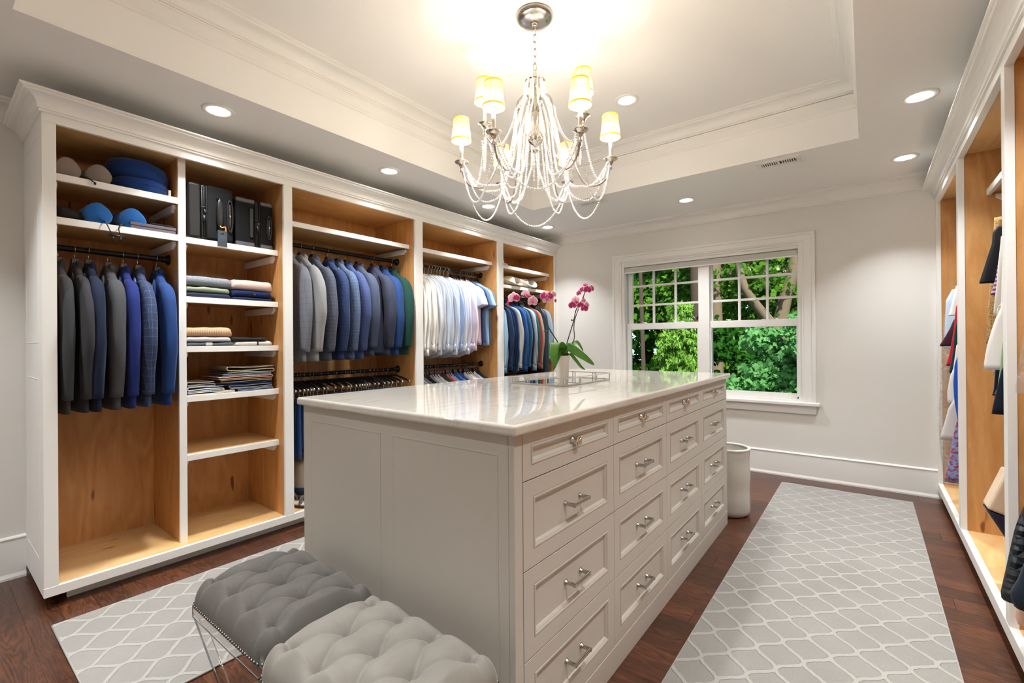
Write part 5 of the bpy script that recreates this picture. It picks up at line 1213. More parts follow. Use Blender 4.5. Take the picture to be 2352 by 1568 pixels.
for y in (ty0+.14, ty0+.155, ty0+.31, ty0+.325):
    for x in (tx0, tx1-g): post(x, y)
PX, PY, PZ = -1.212, 1.985, tz+.0056
rt = emp('potted_orchid', (PX, PY, PZ), 'white pot of magenta and pink moth orchids standing on the mirrored tray', 'plant')
mt, nt, b = newmat('ribbed_ceramic'); L = nt.links.new; b.inputs['Base Color'].default_value = lin('#ece6df'); b.inputs['Roughness'].default_value = .5
uvn = N(nt, 'ShaderNodeUVMap'); sp = N(nt, 'ShaderNodeSeparateXYZ'); L(uvn.outputs[0], sp.inputs[0]); w2 = N(nt, 'ShaderNodeMath', operation='PINGPONG', i_1=.0016); L(sp.outputs[0], w2.inputs[0])
bu = N(nt, 'ShaderNodeBump', i_Strength=.5, i_Distance=.6); L(w2.outputs[0], bu.inputs['Height']); L(bu.outputs[0], b.inputs['Normal'])
obj('pot', MB().lathe([(.001, 0), (.027, 0), (.029, .003), (.0305, .03), (.0325, .07), (.0355, .11), (.038, .138), (.0365, .1385), (.034, .12), (.001, .119)], 48, (PX, PY, PZ)), mt, rt, True, auto=50)
obj('potting_bark', MB().ellip((PX, PY, PZ+.12), .033, .033, .006, 20, 8).warp(lambda p: p+Vector((0, 0, .004*noise.noise(p*200)))), plain('bark', '#4a3524', .95), rt, True)
def leafmat(name, c1, c2):
    mt, nt, b = newmat(name); L = nt.links.new; g = N(nt, 'ShaderNodeNewGeometry'); n = N(nt, 'ShaderNodeTexNoise', i_Scale=30.0); L(g.outputs['Position'], n.inputs['Vector'])
    x = N(nt, 'ShaderNodeMix', data_type='RGBA'); x.inputs[6].default_value = lin(c1); x.inputs[7].default_value = lin(c2); L(n.outputs[0], x.inputs[0]); L(x.outputs[2], b.inputs['Base Color']); b.inputs['Roughness'].default_value = .35
    return mt
m_lf = leafmat('orchid_leaf', '#30641a', '#588e2e')
def cp(u, v, dfwd=2.32):   # point at a given distance in front of the camera plane
    t = dfwd; return Vector((0, 0, CAM_H))+(CR*((u-1176)/FOC)+CD*((v-784)/FOC)+CF)*t
LAT = Vector((.792, .611, 0))
def leaf(path, wd, side, name='leaf', ex=.5, cupf=.14):
    pl = bez(path, 26); n = len(pl); rings = []
    for i, p in enumerate(pl):
        t = i/(n-1); w_ = wd*math.sin(PI*min(1, (t*.88+.12))**.9)**ex if t < 1 else .0005; w_ = max(w_, .0008)
        tg_ = (pl[min(i+1, n-1)]-pl[max(i-1, 0)]).normalized(); s = side-tg_*side.dot(tg_); s.normalize(); up = s.cross(tg_)
        if up.z < 0: up = -up
        row = [p+s*(w_*k)+up*(abs(k)**1.3*w_*cupf) for k in (-1, -.6, -.25, 0, .25, .6, 1)]
        rings.append(row+[q-up*.0016 for q in row[::-1]])
    return obj(name, MB().loft(rings), m_lf, rt, True)
c0 = Vector((PX, PY, PZ+.125))
leaf([c0, cp(1291, 800, 2.29), cp(1280, 787, 2.25), cp(1274, 790, 2.215), cp(1272, 815, 2.19), cp(1275, 841, 2.19)], .027, LAT, ex=.38, cupf=.03)
leaf([c0, cp(1290, 800, 2.3), cp(1282, 815, 2.25), cp(1275, 835, 2.25), cp(1271, 850, 2.25)], .014, LAT)
leaf([c0, cp(1298, 802, 2.3), cp(1308, 797, 2.27), cp(1325, 808, 2.25), cp(1345, 822, 2.24), cp(1365, 838, 2.24)], .021, Vector((.3, .2, .9)))
leaf([c0, cp(1304, 806, 2.33), cp(1318, 790, 2.36), cp(1328, 788, 2.38), cp(1340, 806, 2.4)], .018, Vector((-.2, .9, .5)))
leaf([c0, cp(1308, 812, 2.3), cp(1322, 826, 2.3), cp(1335, 842, 2.3), cp(1344, 849, 2.3)], .008, LAT)
m_stem = plain('orchid_stem', '#3f3a26', .5); m_tie = plain('green_clip', '#4d5a35', .5)
s1 = bez([c0, cp(1308, 768, 2.31), cp(1318, 735, 2.31), cp(1323, 712, 2.32), cp(1336, 690, 2.32), cp(1343, 672, 2.33)], 30); s1b = bez([c0+Vector((.01, 0, 0)), cp(1318, 780, 2.32), cp(1318, 755, 2.32), cp(1320, 735, 2.31), cp(1329, 708, 2.32)], 24)
s2 = bez([c0, cp(1283, 790, 2.3), cp(1268, 765, 2.29), cp(1256, 745, 2.28), cp(1243, 715, 2.28), cp(1233, 694, 2.28), cp(1220, 684, 2.27), cp(1195, 678, 2.27)], 36); s2b = bez([cp(1240, 712, 2.28), cp(1248, 695, 2.27), cp(1254, 682, 2.26)], 8)
obj('stem', MB().tube(s1, .0026, 7).tube(s1b, .0022, 7), m_stem, rt, True); obj('stem', MB().tube(s2, .003, 7).tube(s2b, .0014, 6), m_stem, rt, True)
for q in (cp(1317, 735, 2.308), cp(1255, 760, 2.285), cp(1235, 706, 2.278)): obj('plant_clip', MB().ellip(q, .007, .007, .0045, 10, 6).ellip(q+Vector((-.008, -.004, 0)), .004, .004, .005, 8, 6), m_tie, rt, True)
def petalmat(name, c1, c2):
    mt, nt, b = newmat(name); L = nt.links.new; uvn = N(nt, 'ShaderNodeUVMap'); sp = N(nt, 'ShaderNodeSeparateXYZ'); L(uvn.outputs[0], sp.inputs[0])
    rp = N(nt, 'ShaderNodeMapRange'); rp.inputs[1].default_value = .7; rp.inputs[2].default_value = 1; L(sp.outputs[0], rp.inputs[0])
    x = N(nt, 'ShaderNodeMix', data_type='RGBA'); x.inputs[6].default_value = lin(c1); x.inputs[7].default_value = lin(c2); L(rp.outputs[0], x.inputs[0]); L(x.outputs[2], b.inputs['Base Color']); b.inputs['Roughness'].default_value = .6
    b.inputs['Sheen Weight'].default_value = .3; return mt
m_mag = petalmat('magenta_petal', '#a50c5c', '#eaa6c6'); m_pnk = petalmat('pink_petal', '#e2a9bd', '#f4dde2'); m_lip = plain('orchid_lip', '#d0207c', .5)
def flower(c, face, size, mat, roll=0):
    f = Vector(face).normalized(); u = f.cross(Vector((0, 0, 1))).normalized(); v = u.cross(f)
    fo = bpy.data.objects.new('flower', None)
    first = None
    for k, (ang, ln, wd) in enumerate(((90, 1, .42), (210, .95, .4), (330, .95, .4), (150+15, .98, .62), (30-15, .98, .62))):
        a = R(ang)+roll; mb = MB(); nr, nc = 6, 6; vs = []; uvs = []
        for i in range(nr+1):
            t = i/nr; w_ = wd*size*math.sin(PI*min(1, t*.92+.06))**.6
            for j in range(nc+1):
                s = j/nc*2-1; r_ = ln*size*t; e = max(t, abs(s)*.95); du, dv = math.cos(a), math.sin(a)
                p = c+u*(du*r_-dv*s*w_)+v*(dv*r_+du*s*w_)+f*(.12*size*math.sin(t*2.2)+(.002 if k > 2 else 0)-.08*size*s*s)
                vs.append(p); uvs.append((e, t))
        fs = [(i*(nc+1)+j, i*(nc+1)+j+1, (i+1)*(nc+1)+j+1, (i+1)*(nc+1)+j) for i in range(nr) for j in range(nc)]
        mb.add(vs, fs, uvs)
        if first is None: first = obj('flower', MB().ellip(c+f*.18*size, .16*size, .16*size, .13*size, 10, 6).ellip(c+f*.3*size-v*.14*size, .1*size, .1*size, .16*size, 10, 6), m_lip, rt, True)
        o = obj('petal', mb, mat, first, True); so = o.modifiers.new('thick', 'SOLIDIFY'); so.thickness = .0006
    return first
FW = -CF
def near(dx, dz): return (FW+RV.to_3d()*dx+Vector((0, 0, dz)))
for (u, v, s, d, dx, dz, mm) in ((1349, 665, .021, 2.31, .1, .1, m_mag), (1358, 662, .017, 2.33, .8, .2, m_mag), (1338, 665, .016, 2.33, -.8, .2, m_mag), (1330, 673, .015, 2.34, -1.2, .1, m_mag), (1345, 655, .014, 2.35, .2, .8, m_mag), (1322, 688, .019, 2.33, -.3, .3, m_pnk), (1315, 701, .02, 2.3, -.4, -.2, m_mag), (1323, 698, .018, 2.31, .3, 0, m_mag), (1333, 701, .018, 2.3, .1, -.2, m_mag), (1340, 690, .019, 2.33, 1.2, .3, m_pnk), (1342, 708, .02, 2.31, .3, -.3, m_mag), (1347, 700, .018, 2.33, .9, 0, m_pnk),
                                  (1180, 684, .027, 2.26, -.2, .1, m_pnk), (1186, 684, .018, 2.245, .3, 0, m_mag), (1207, 676, .022, 2.27, -.5, .3, m_pnk), (1213, 680, .016, 2.26, .6, .6, m_mag), (1223, 692, .026, 2.265, .4, -.2, m_pnk), (1250, 680, .02, 2.25, -.2, .1, m_mag), (1262, 680, .02, 2.25, .2, .1, m_mag), (1256, 688, .022, 2.265, 0, -.3, m_pnk), (1271, 675, .017, 2.27, .9, .2, m_pnk)):
    flower(cp(u, v, d), near(dx, dz), s*1.12, mm, .2*dx)
for u, v in ((1168, 692), (1166, 697), (1276, 690)): obj('bud', MB().ellip(cp(u, v, 2.27), .006, .006, .009, 10, 8), m_lip, rt, True)
# ------------------------------------------------------------------ clothes in the right wardrobe (front edges face the aisle)
def gown(name, y, rows, mat, label, cat='dress', group=None, b=.02, amp=.01, seed=0, xb=.9, nz=30, fx=30, extra=None):
    """hanging garment: rows of (z, front x) read off the photograph at depth y; the back runs to xb"""
    rt = emp(name, (.69, y, rows[0][0]), label, cat, group); rings = []
    for i in range(nz+1):
        t = i/nz; z = rows[0][0]+(rows[-1][0]-rows[0][0])*t; xf = rows[-1][1]
        for (z0, a), (z1, c) in zip(rows, rows[1:]):
            if z0 >= z >= z1: xf = a+(c-a)*(z0-z)/(z0-z1+1e-9); break
        xx = max(xb-max(0, (.3-t*2))*.3 if t < .15 else xb, xf+.03); bb = b*(.35+.65*min(1, t*4))
        rings.append(se((xf+xx)/2, y, (xx-xf)/2, bb, z, 30, .65))
    mb = MB().loft(rings); mb.warp(lambda p: Vector((p.x+amp*.3*noise.noise(Vector((p.y*40, p.z*5, seed))), p.y+amp*noise.noise(Vector((p.x*fx, p.z*3, seed+5))), p.z)))
    obj('garment_body', mb, mat, rt, True)
    if extra: extra(rt)
    return rt
def hz(u, v, y): p = hit(u, v, 1, y); return (p.z, p.x)
def rows(y, *uv): return [hz(u, v, y) for u, v in uv]
m_plas, pnt, pb = newmat('clear_garment_film'); Lp = pnt.links.new; pnt.nodes.remove(pb)
t1 = N(pnt, 'ShaderNodeBsdfTransparent'); g1 = N(pnt, 'ShaderNodeBsdfGlossy', i_Roughness=.15); d1 = N(pnt, 'ShaderNodeBsdfDiffuse'); ma = N(pnt, 'ShaderNodeMixShader', i_0=.35); mb_ = N(pnt, 'ShaderNodeMixShader', i_0=.28)
gg = N(pnt, 'ShaderNodeNewGeometry'); nn = N(pnt, 'ShaderNodeTexNoise', i_Scale=30.0, i_Detail=3.0, i_Distortion=1.0); Lp(gg.outputs['Position'], nn.inputs['Vector']); bu = N(pnt, 'ShaderNodeBump', i_Strength=.8, i_Distance=.01); Lp(nn.outputs[0], bu.inputs['Height']); Lp(bu.outputs[0], g1.inputs['Normal'])
rp = N(pnt, 'ShaderNodeMapRange'); rp.inputs[1].default_value = .35; rp.inputs[2].default_value = .75; rp.inputs[3].default_value = .12; rp.inputs[4].default_value = .5; Lp(nn.outputs[0], rp.inputs[0]); Lp(rp.outputs[0], mb_.inputs[0])
Lp(g1.outputs[0], ma.inputs[1]); Lp(d1.outputs[0], ma.inputs[2]); Lp(t1.outputs[0], mb_.inputs[1]); Lp(ma.outputs[0], mb_.inputs[2]); Lp(mb_.outputs[0], pnt.nodes['Material Output'].inputs[0])
def rhang(y, z, label, half=.19):
    k = [('hook', HK_WOOD[0][1], 'hook'), ('shoulder_bar', HK_WOOD[1][1], 'bar')]
    return make(k, 'clothes_hanger', (.69, y, z), {'hook': M['hook'], 'bar': M['blackp']}, label, 'hanger', 'hangers in the right wardrobe')
g1_ = 'clothes in the far bay of the right wardrobe'
F_ = [(4.60, ((2175, 690), (2168, 720), (2162, 800), (2158, 900), (2156, 1000), (2165, 1080), (2170, 1110)), m_plas, 'clear plastic garment cover hanging nearest the window wall', 'garment cover', .02),
      (4.48, ((2188, 662), (2172, 690), (2170, 760), (2168, 800)), fabric('#b9cbe0', 'plain', '#e0e8f0'), 'pale blue wrapped blouse at the top of the far right bay', 'blouse', .02),
      (4.36, ((2196, 655), (2186, 690), (2184, 700), (2178, 725)), fabric('#e6e4df'), 'white blouse with pointed collar in the far right bay', 'blouse', .02),
      (4.28, ((2192, 732), (2182, 755), (2166, 780), (2158, 792), (2158, 795)), fabric('#3c1a26'), 'maroon flared skirt with a pointed hem', 'skirt', .02),
      (4.2, ((2196, 700), (2190, 760), (2182, 810), (2173, 840)), fabric('#b01528'), 'bright red garment peeping beside the maroon skirt', 'dress', .018),
      (4.12, ((2196, 740), (2192, 770), (2186, 820), (2180, 856)), fabric('#12312e'), 'dark green dress in the far right bay', 'dress', .018),
      (4.04, ((2198, 790), (2190, 850), (2184, 860), (2176, 900), (2176, 925)), fabric('#ddd8d2'), 'cream garment with maroon tip in the far right bay', 'dress', .018),
      (3.97, ((2200, 905), (2178, 935), (2172, 960), (2160, 1000), (2158, 1008)), fabric('#d8d2ce', 'check', '#bdb0ac', .012), 'white and beige gingham dress under plastic', 'dress', .02),
      (3.9, ((2202, 950), (2195, 975), (2184, 1030), (2176, 1070), (2170, 1105)), fabric('#7d9cc6', 'floral', '#9a3a5c'), 'blue floral dress reaching the wardrobe floor', 'dress', .022),
      (3.82, ((2204, 810), (2193, 835), (2190, 880), (2192, 920), (2199, 965)), fabric('#1c4fb4'), 'cobalt blue ruffled dress beside the white stile', 'dress', .02)]
for i, (y, uv, mt_, lab, cat, b_) in enumerate(F_):
    rr = rows(y, *uv); ztop = 1.53
    if rr[0][0] < ztop-.1: rr = [(ztop, .56), (max(rr[0][0]+.02, rr[0][0]), rr[0][1]+.03)]+rr
    else: rr = [(max(ztop, rr[0][0]+.02), .6)]+rr
    gown('hanging_'+cat.replace(' ', '_'), y, rr, mt_, lab, cat, g1_, b_, .012, i)
    rhang(y, 1.6, 'black hanger carrying the '+' '.join(lab.split(' ')[:5]))
g2_ = 'clothes in the middle bay of the right wardrobe'
def belt(rt): pass
M_ = [(3.28, ((2283, 500), (2282, 560), (2275, 640), (2268, 720), (2266, 790)), fabric('#1d1510', 'leopard', '#b08a56'), 'leopard print skirt behind the black one', 'skirt', .02),
      (3.2, ((2290, 520), (2279, 535), (2277, 560), (2262, 610), (2249, 648), (2249, 651)), fabric('#0e0f12', rough=.6), 'plain black flared skirt with a straight hem', 'skirt', .022),
      (3.12, ((2299, 560), (2292, 600), (2286, 640), (2275, 678)), fabric('#4a3f72', 'stripe', '#c98f9a', .02), 'purple and pink striped top between black and cream clothes', 'top', .015),
      (3.05, ((2300, 540), (2294, 600), (2290, 650), (2281, 715), (2281, 725)), fabric('#c9c3ba'), 'light grey-beige dress edge behind the white lace one', 'dress', .016),
      (2.9, ((2303, 560), (2300, 660), (2298, 705), (2283, 735), (2268, 790), (2260, 835), (2259, 848)), fabric('#e3dfda', 'heather', '#efece8'), 'white textured lace dress with a flared skirt', 'dress', .026),
      (3.02, ((2292, 700), (2284, 800), (2281, 850), (2279, 862)), fabric('#2c2620', 'leopard', '#cbbfa8'), 'spotted cream garment under the white lace hem', 'dress', .014),
      (2.97, ((2296, 760), (2287, 840), (2283, 900), (2280, 908)), fabric('#111d2e'), 'dark navy garment behind the sage pleats', 'dress', .014),
      (2.84, ((2304, 780), (2296, 850), (2291, 890), (2284, 905)), fabric('#8d9a7c', 'plain'), 'sage green pleated skirt hem', 'skirt', .018),
      (2.78, ((2304, 840), (2288, 900), (2281, 930), (2278, 950)), fabric('#101826'), 'dark navy trousers lowest in the middle right bay', 'trousers', .018)]
for i, (y, uv, mt_, lab, cat, b_) in enumerate(M_):
    rr = rows(y, *uv)
    if rr[0][0] < 1.7: rr = [(1.8, .6), (rr[0][0]+.02, rr[0][1]+.02)]+rr
    gown({'top': 'striped_blouse'}.get(cat, 'hanging_'+cat), y, rr, mt_, lab, cat, g2_, b_, .012 if 'pleat' not in lab else .02, i+20, fx=30 if 'pleat' not in lab else 90)
    rhang(y, 1.88, 'black hanger carrying the '+' '.join(lab.split(' ')[:4]))
# tote bag leaning on the floor of the middle bay
p = [hit(u, v, 1, 2.88) for u, v in ((2308, 1075), (2262, 1163), (2308, 1182), (2308, 1243))]
rt = emp('tote_bag', (.6, 2.88, .1195), 'cream canvas tote with a navy base tipped over on the wardrobe floor', 'bag')
q = [(p[0].x, p[0].z), (p[1].x, p[1].z), (p[2].x+.0, p[2].z), (p[2].x+.25, p[2].z-.05), (.85, .45)]
def slab(q, y0, y1): return MB().prism(q, 1, y0, y1)
obj('canvas_body', slab([(p[0].x, p[0].z), (p[1].x, p[1].z), (p[1].x+.26, p[1].z-.09), (p[1].x+.3, .44)], 2.84, 2.95), fabric('#cdb79d'), rt, bevel=.012, seg=3)
obj('navy_base', slab([(p[1].x-.001, p[1].z-.003), (p[1].x+.175, .1205), (p[1].x+.32, .1205), (p[1].x+.261, p[1].z-.094)], 2.838, 2.952), plain('navy_leather', '#121b30', .45), rt, bevel=.008, seg=3)
# near bay
y = 2.28; rr = [(1.78, .6)]+rows(y, (2352, 735), (2345, 800), (2335, 860), (2331, 895), (2331, 902))
gown('garment_cover', y, [(1.8, .56), (1.45, .47)]+rr[1:], m_plas, 'clear plastic garment cover in the nearest right bay', 'garment cover', None, .03, .02, 51)
rhang(2.28, 1.88, 'black hanger inside the nearest plastic garment cover')
m_q, qn, qb = newmat('quilted_black'); Lq = qn.links.new; qb.inputs['Base Color'].default_value = lin('#141c24'); qb.inputs['Roughness'].default_value = .55
gg = N(qn, 'ShaderNodeNewGeometry'); sp = N(qn, 'ShaderNodeSeparateXYZ'); Lq(gg.outputs['Position'], sp.inputs[0])
def mth(op, a, c):
    n = N(qn, 'ShaderNodeMath', operation=op)
    for k, v_ in enumerate((a, c)):
        if isinstance(v_, float): n.inputs[k].default_value = v_
        else: Lq(v_, n.inputs[k])
    return n.outputs[0]
hx = mth('ADD', sp.outputs[0], sp.outputs[1]); a_ = mth('PINGPONG', mth('ADD', hx, sp.outputs[2]), .022); c_ = mth('PINGPONG', mth('SUBTRACT', hx, sp.outputs[2]), .022); mn = mth('MINIMUM', a_, c_); mn = mth('MULTIPLY', mn, 90.0)
bu = N(qn, 'ShaderNodeBump', i_Strength=.9, i_Distance=.006); Lq(mn, bu.inputs['Height']); Lq(bu.outputs[0], qb.inputs['Normal'])
y = 2.3
gown('quilted_jacket', y, [(1.0, .6), (.9, .52)]+rows(y, (2352, 1168), (2330, 1215), (2318, 1265), (2304, 1330), (2297, 1362), (2299, 1372)), m_q, 'black quilted jacket whose sleeve hangs out past the white stile', 'jacket', None, .045, .01, 61)
gown('knit_jacket', y-.1, [(.98, .6), (.85, .5)]+rows(y-.1, (2385, 1200), (2362, 1260), (2338, 1330), (2318, 1362), (2330, 1392)), fabric('#161f2a', 'heather', '#24303c'), 'black knitted jacket in front of the quilted one', 'jacket', None, .04, .012, 62)
gown('hanging_dress', y+.05, [(.9, .6), (.4, .5)]+rows(y+.05, (2345, 1330), (2335, 1400), (2330, 1408), (2338, 1432)), fabric('#dcb9a6'), 'peach satin hem below the black jackets', 'dress', None, .03, .03, 63)
for yy, lab in ((2.3, 'black hanger carrying the quilted black jacket'), (2.2, 'black hanger carrying the knitted black jacket')): rhang(yy, 1.06, lab)
rod(wr, .69, 1.06, 1.455, 2.5)
# ------------------------------------------------------------------ trees outside the window
def leafcol(name, c1, c2, tr=.45):
    mt, nt, b = newmat(name); L = nt.links.new; nt.nodes.remove(b)
    g = N(nt, 'ShaderNodeNewGeometry'); n = N(nt, 'ShaderNodeTexNoise', i_Scale=1.6, i_Detail=3.0); L(g.outputs['Position'], n.inputs['Vector'])
    n2 = N(nt, 'ShaderNodeTexWhiteNoise'); rnd_ = g.outputs['Random Per Island']
    ad = N(nt, 'ShaderNodeMath', operation='MULTIPLY_ADD', i_1=.6, i_2=-.1); L(rnd_, ad.inputs[0]); a2 = N(nt, 'ShaderNodeMath', operation='MULTIPLY_ADD', i_1=.8, use_clamp=True); L(n.outputs[0], a2.inputs[0]); L(ad.outputs[0], a2.inputs[2])
    x = N(nt, 'ShaderNodeMix', data_type='RGBA'); x.inputs[6].default_value = lin(c1); x.inputs[7].default_value = lin(c2); L(a2.outputs[0], x.inputs[0])
    d = N(nt, 'ShaderNodeBsdfDiffuse'); t = N(nt, 'ShaderNodeBsdfTranslucent'); m_ = N(nt, 'ShaderNodeMixShader', i_0=tr)
    L(x.outputs[2], d.inputs[0]); L(x.outputs[2], t.inputs[0]); L(d.outputs[0], m_.inputs[1]); L(t.outputs[0], m_.inputs[2]); L(m_.outputs[0], nt.nodes['Material Output'].inputs[0])
    return mt
ML = np.array([(0, -.42), (.1, -.3), (.36, -.36), (.33, -.2), (.44, -.12), (.6, .08), (.38, .1), (.34, .26), (.17, .2), (.18, .38), (0, .62), (-.18, .38), (-.17, .2), (-.34, .26), (-.38, .1), (-.6, .08), (-.44, -.12), (-.33, -.2), (-.36, -.36), (-.1, -.3)], dtype=np.float64)   # maple leaf outline
NL = np.array([(0, -.5), (.09, -.1), (.2, .05), (.07, .1), (.03, .5), (-.05, .12), (-.2, .1), (-.08, -.1)], dtype=np.float64)                      # narrow frond tip
def foliage(name, parent, mat, centers, size, out, seed, upness=.6, faceto=None, droop=0, jit=.35):
    rs = np.random.RandomState(seed); n = len(centers); k = len(out)
    nrm = rs.normal(size=(n, 3)); nrm /= np.linalg.norm(nrm, axis=1)[:, None]; nrm[:, 2] = np.abs(nrm[:, 2])*upness+.15; nrm[:, 1] -= .55; nrm /= np.linalg.norm(nrm, axis=1)[:, None]
    up = rs.normal(size=(n, 3))*.5; up[:, 2] -= 1+droop; u = np.cross(nrm, up); u /= np.linalg.norm(u, axis=1)[:, None]; v = np.cross(u, nrm)
    sz = size*(1-jit+2*jit*rs.rand(n))
    P = centers[:, None, :]+(u[:, None, :]*out[None, :, 0, None]+v[:, None, :]*out[None, :, 1, None])*sz[:, None, None]
    P += nrm[:, None, :]*((np.abs(out[None, :, 0, None])*-.35-out[None, :, 1, None]**2*.3)*sz[:, None, None])
    me = bpy.data.meshes.new(name); V = P.reshape(-1, 3); me.vertices.add(len(V)); me.vertices.foreach_set('co', V.ravel()-np.tile(np.array(wloc(parent)), len(V)))
    me.loops.add(n*k); me.loops.foreach_set('vertex_index', np.arange(n*k, dtype=np.int32)); me.polygons.add(n)
    me.polygons.foreach_set('loop_start', np.arange(0, n*k, k, dtype=np.int32)); me.polygons.foreach_set('loop_total', np.full(n, k, dtype=np.int32))
    me.update(calc_edges=True); me.materials.append(mat); o = bpy.data.objects.new(name, me); COL.objects.link(o); o.parent = parent; o['kind'] = 'stuff'
    return o
def crown_pts(c, r, n, seed, nb=14, leafclump=.45):
    """leaves gathered in clumps on the crown's branches"""
    rs = np.random.RandomState(seed); c = np.array(c); r = np.array(r)
    d = rs.normal(size=(nb*3, 3)); d /= np.linalg.norm(d, axis=1)[:, None]; cc = c+d*r*(.35+.65*rs.rand(nb*3))[:, None]
    idx = rs.randint(0, len(cc), n); p = rs.normal(size=(n, 3))*np.array([1, 1, .6])*leafclump*r.min()*.5
    return cc[idx]+p
m_bark = plain('bark_brown', '#43372c', .95, bump=1, bscale=25); m_bark2 = plain('bark_pale', '#6e5f4c', .95, bump=1, bscale=25)
GZ = -3.2
gr = struct('ground_lawn', MB().box(-30, 30, YW+1.5, 60, GZ-.1, GZ), plain('lawn', '#4f7a30', .95, var=.4))
def tree(name, label, x, y, trunk, branches, crowns, mat, bark, seed, size=.105, cat='tree', outl=None, group='trees outside the window'):
    rt = emp(name, (x, y, GZ), label, cat, group)
    obj('trunk', MB().tube(bez(trunk, 16), [q for q in np.linspace(trunk_r[0], trunk_r[1], len(bez(trunk, 16)))], 10), bark, rt, True)
    for b_ in branches: obj('branch', MB().tube(bez(b_[0], 12), list(np.linspace(b_[1], b_[1]*.4, len(bez(b_[0], 12)))), 8), bark, rt, True)
    pts = np.concatenate([crown_pts(c, r, n, seed+i*7, nb) for i, (c, r, n, nb) in enumerate(crowns)])
    foliage('foliage', rt, mat, pts, size, outl if outl is not None else ML, seed)
    return rt
lm_dark = leafcol('maple_leaf_dark', '#16360f', '#356e22'); lm_mid = leafcol('maple_leaf', '#244e15', '#699c38'); lm_blue = leafcol('maple_leaf_bluish', '#1d4a30', '#4a8a5c'); lm_lite = leafcol('maple_leaf_light', '#336f38', '#80bd74'); lm_con = leafcol('conifer_green', '#3a6c22', '#98c75a', .3)
P9 = lambda u, v, y: tuple(hit(u, v, 1, y))
trunk_r = (.14, .11)
tree('maple_tree', 'dark-leaved maple filling the upper left window panes', -5.0, 10.5, [P9(1560, 1000, 10.5), P9(1600, 800, 10.5), P9(1598, 640, 10.5), P9(1594, 400, 10.5)], [], [((-6.2, 9.6, 3.0), (2.2, 1.0, 1.9), 15000, 26), ((-5.9, 9.8, .2), (1.6, 1.0, 1.5), 7000, 16)], lm_dark, m_bark, 1)
trunk_r = (.05, .035)
tree('maple_sapling', 'bluish green maple boughs at the left edge of the window', -6.0, 8.2, [P9(1470, 1050, 8.2), P9(1478, 880, 8.2), P9(1470, 600, 8.2)], [], [((-5.1, 8.2, 2.1), (.75, .5, 1.5), 4600, 10), ((-4.75, 8.3, .9), (.8, .5, .7), 2200, 9)], lm_blue, m_bark, 2, .09)
trunk_r = (.17, .1)
tree('maple_tree', 'big maple with a long pale leaning bough in the right panes', -1.0, 11.5, [P9(1810, 1050, 11.5), P9(1790, 790, 11.5), P9(1800, 700, 11.5), P9(1825, 600, 11.5), P9(1850, 400, 11.5)],
     [([P9(1795, 800, 11.3), P9(1775, 750, 11.2), P9(1740, 705, 11.0), P9(1710, 660, 10.8), P9(1695, 600, 10.8), P9(1690, 560, 10.8)], .13)],
     [((-1.6, 12.3, 3.4), (3.2, 1.2, 2.2), 15000, 26), ((-2.2, 12.2, .2), (3.0, 1.0, 1.6), 10000, 16)], lm_mid, m_bark2, 3)
trunk_r = (.16, .14)
tree('bare_trunk_tree', 'straight brown trunk just right of the window mullion', -2.9, 11, [P9(1645, 1050, 11), P9(1645, 800, 11), P9(1640, 600, 11), P9(1642, 300, 11)], [], [((-3.6, 11.4, 3.6), (1.2, .8, 1.4), 2500, 9)], lm_mid, m_bark2, 4)
trunk_r = (.05, .03)
tree('maple_bush', 'light green maple saplings crowding the lower right pane', -.6, 8.3, [P9(1800, 1050, 8.3), P9(1800, 900, 8.3), P9(1795, 780, 8.3)], [], [((-.95, 8.3, .3), (1.25, .6, 1.1), 7500, 16), ((-.3, 8.0, 1.2), (.5, .5, .8), 2400, 6)], lm_lite, m_bark, 5, .09, 'bush')
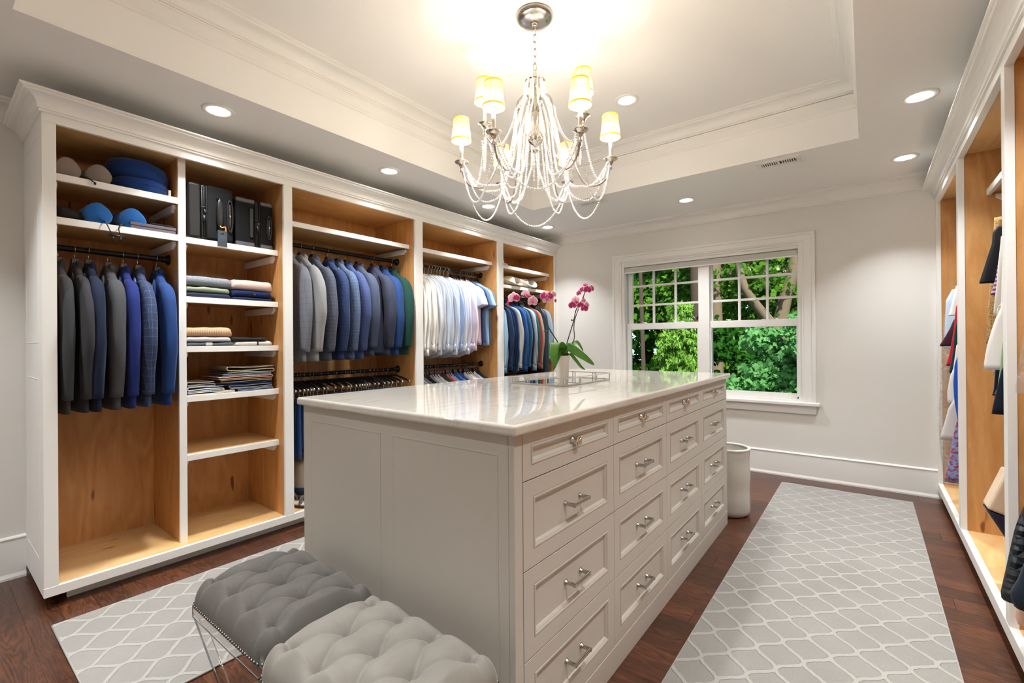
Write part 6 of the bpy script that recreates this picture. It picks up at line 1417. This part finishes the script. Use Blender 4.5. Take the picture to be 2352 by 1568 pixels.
tree('maple_bush', 'dark bush low behind the right end of the island', -2.6, 9, [P9(1665, 1050, 9), P9(1665, 950, 9), P9(1665, 860, 9)], [], [((-2.3, 9.4, -.1), (.9, .6, .9), 3200, 9), ((-2.2, 9.2, 1.1), (.9, .5, .5), 1100, 8)], lm_dark, m_bark, 6, .09, 'bush')
# feathery conifer
def conifer(x, y, zt, zb, r, seed):
    rt = emp('conifer', (x, y, GZ), 'bright yellow-green feathery conifer in the lower left pane', 'tree', 'trees outside the window')
    obj('trunk', MB().tube([(x, y, GZ), (x, y, zt)], [.06, .01], 8), m_bark, rt, True)
    rs = np.random.RandomState(seed); pts = []
    for i in range(460):
        t = rs.rand()**.8; z = zt-(zt-zb)*t; a = rs.rand()*2*PI; ln = r*(.15+.85*t)*(.75+.35*rs.rand())
        s = np.linspace(.1, 1, 14)[:, None]; dirv = np.array([math.cos(a), math.sin(a), 0])
        b_ = np.array([x, y, z])+dirv*ln*s+np.array([0, 0, 1])*(.18*s-.42*s*s)*ln
        side = np.array([-dirv[1], dirv[0], 0])
        for q in range(5): pts.append(b_+side*rs.uniform(-.1, .1, (14, 1))*(1.1-s)*1.8+rs.normal(size=(14, 3))*.02)
    foliage('foliage', rt, lm_con, np.concatenate(pts), .1, NL, seed, droop=1.0)
conifer(-2.72, 8.6, 1.9, -1.6, 1.2, 8); 
# the wood behind
rt = emp('distant_wood', (0, 18, GZ), 'mass of sunlit foliage closing the view behind the nearer trees', 'foliage')
rs = np.random.RandomState(11)
for mt_, sd, n in ((lm_dark, 1, 9000), (lm_mid, 2, 8000), (lm_lite, 3, 1800)):
    c = np.stack([rs.uniform(-13, 5, 130), rs.uniform(15, 19, 130), rs.uniform(-2.5, 7.5, 130)], 1); p_ = c[rs.randint(0, 130, n)]+rs.normal(size=(n, 3))*np.array([.75, .6, .5])
    foliage('foliage', rt, mt_, p_, .34, ML, sd)
for k in range(9):
    x = -10+k*1.7; obj('trunk', MB().tube([(x, 17, GZ), (x+.3*math.sin(k*2), 17, 3), (x+.1, 17.2, 8)], .13, 8), m_bark, rt, True)
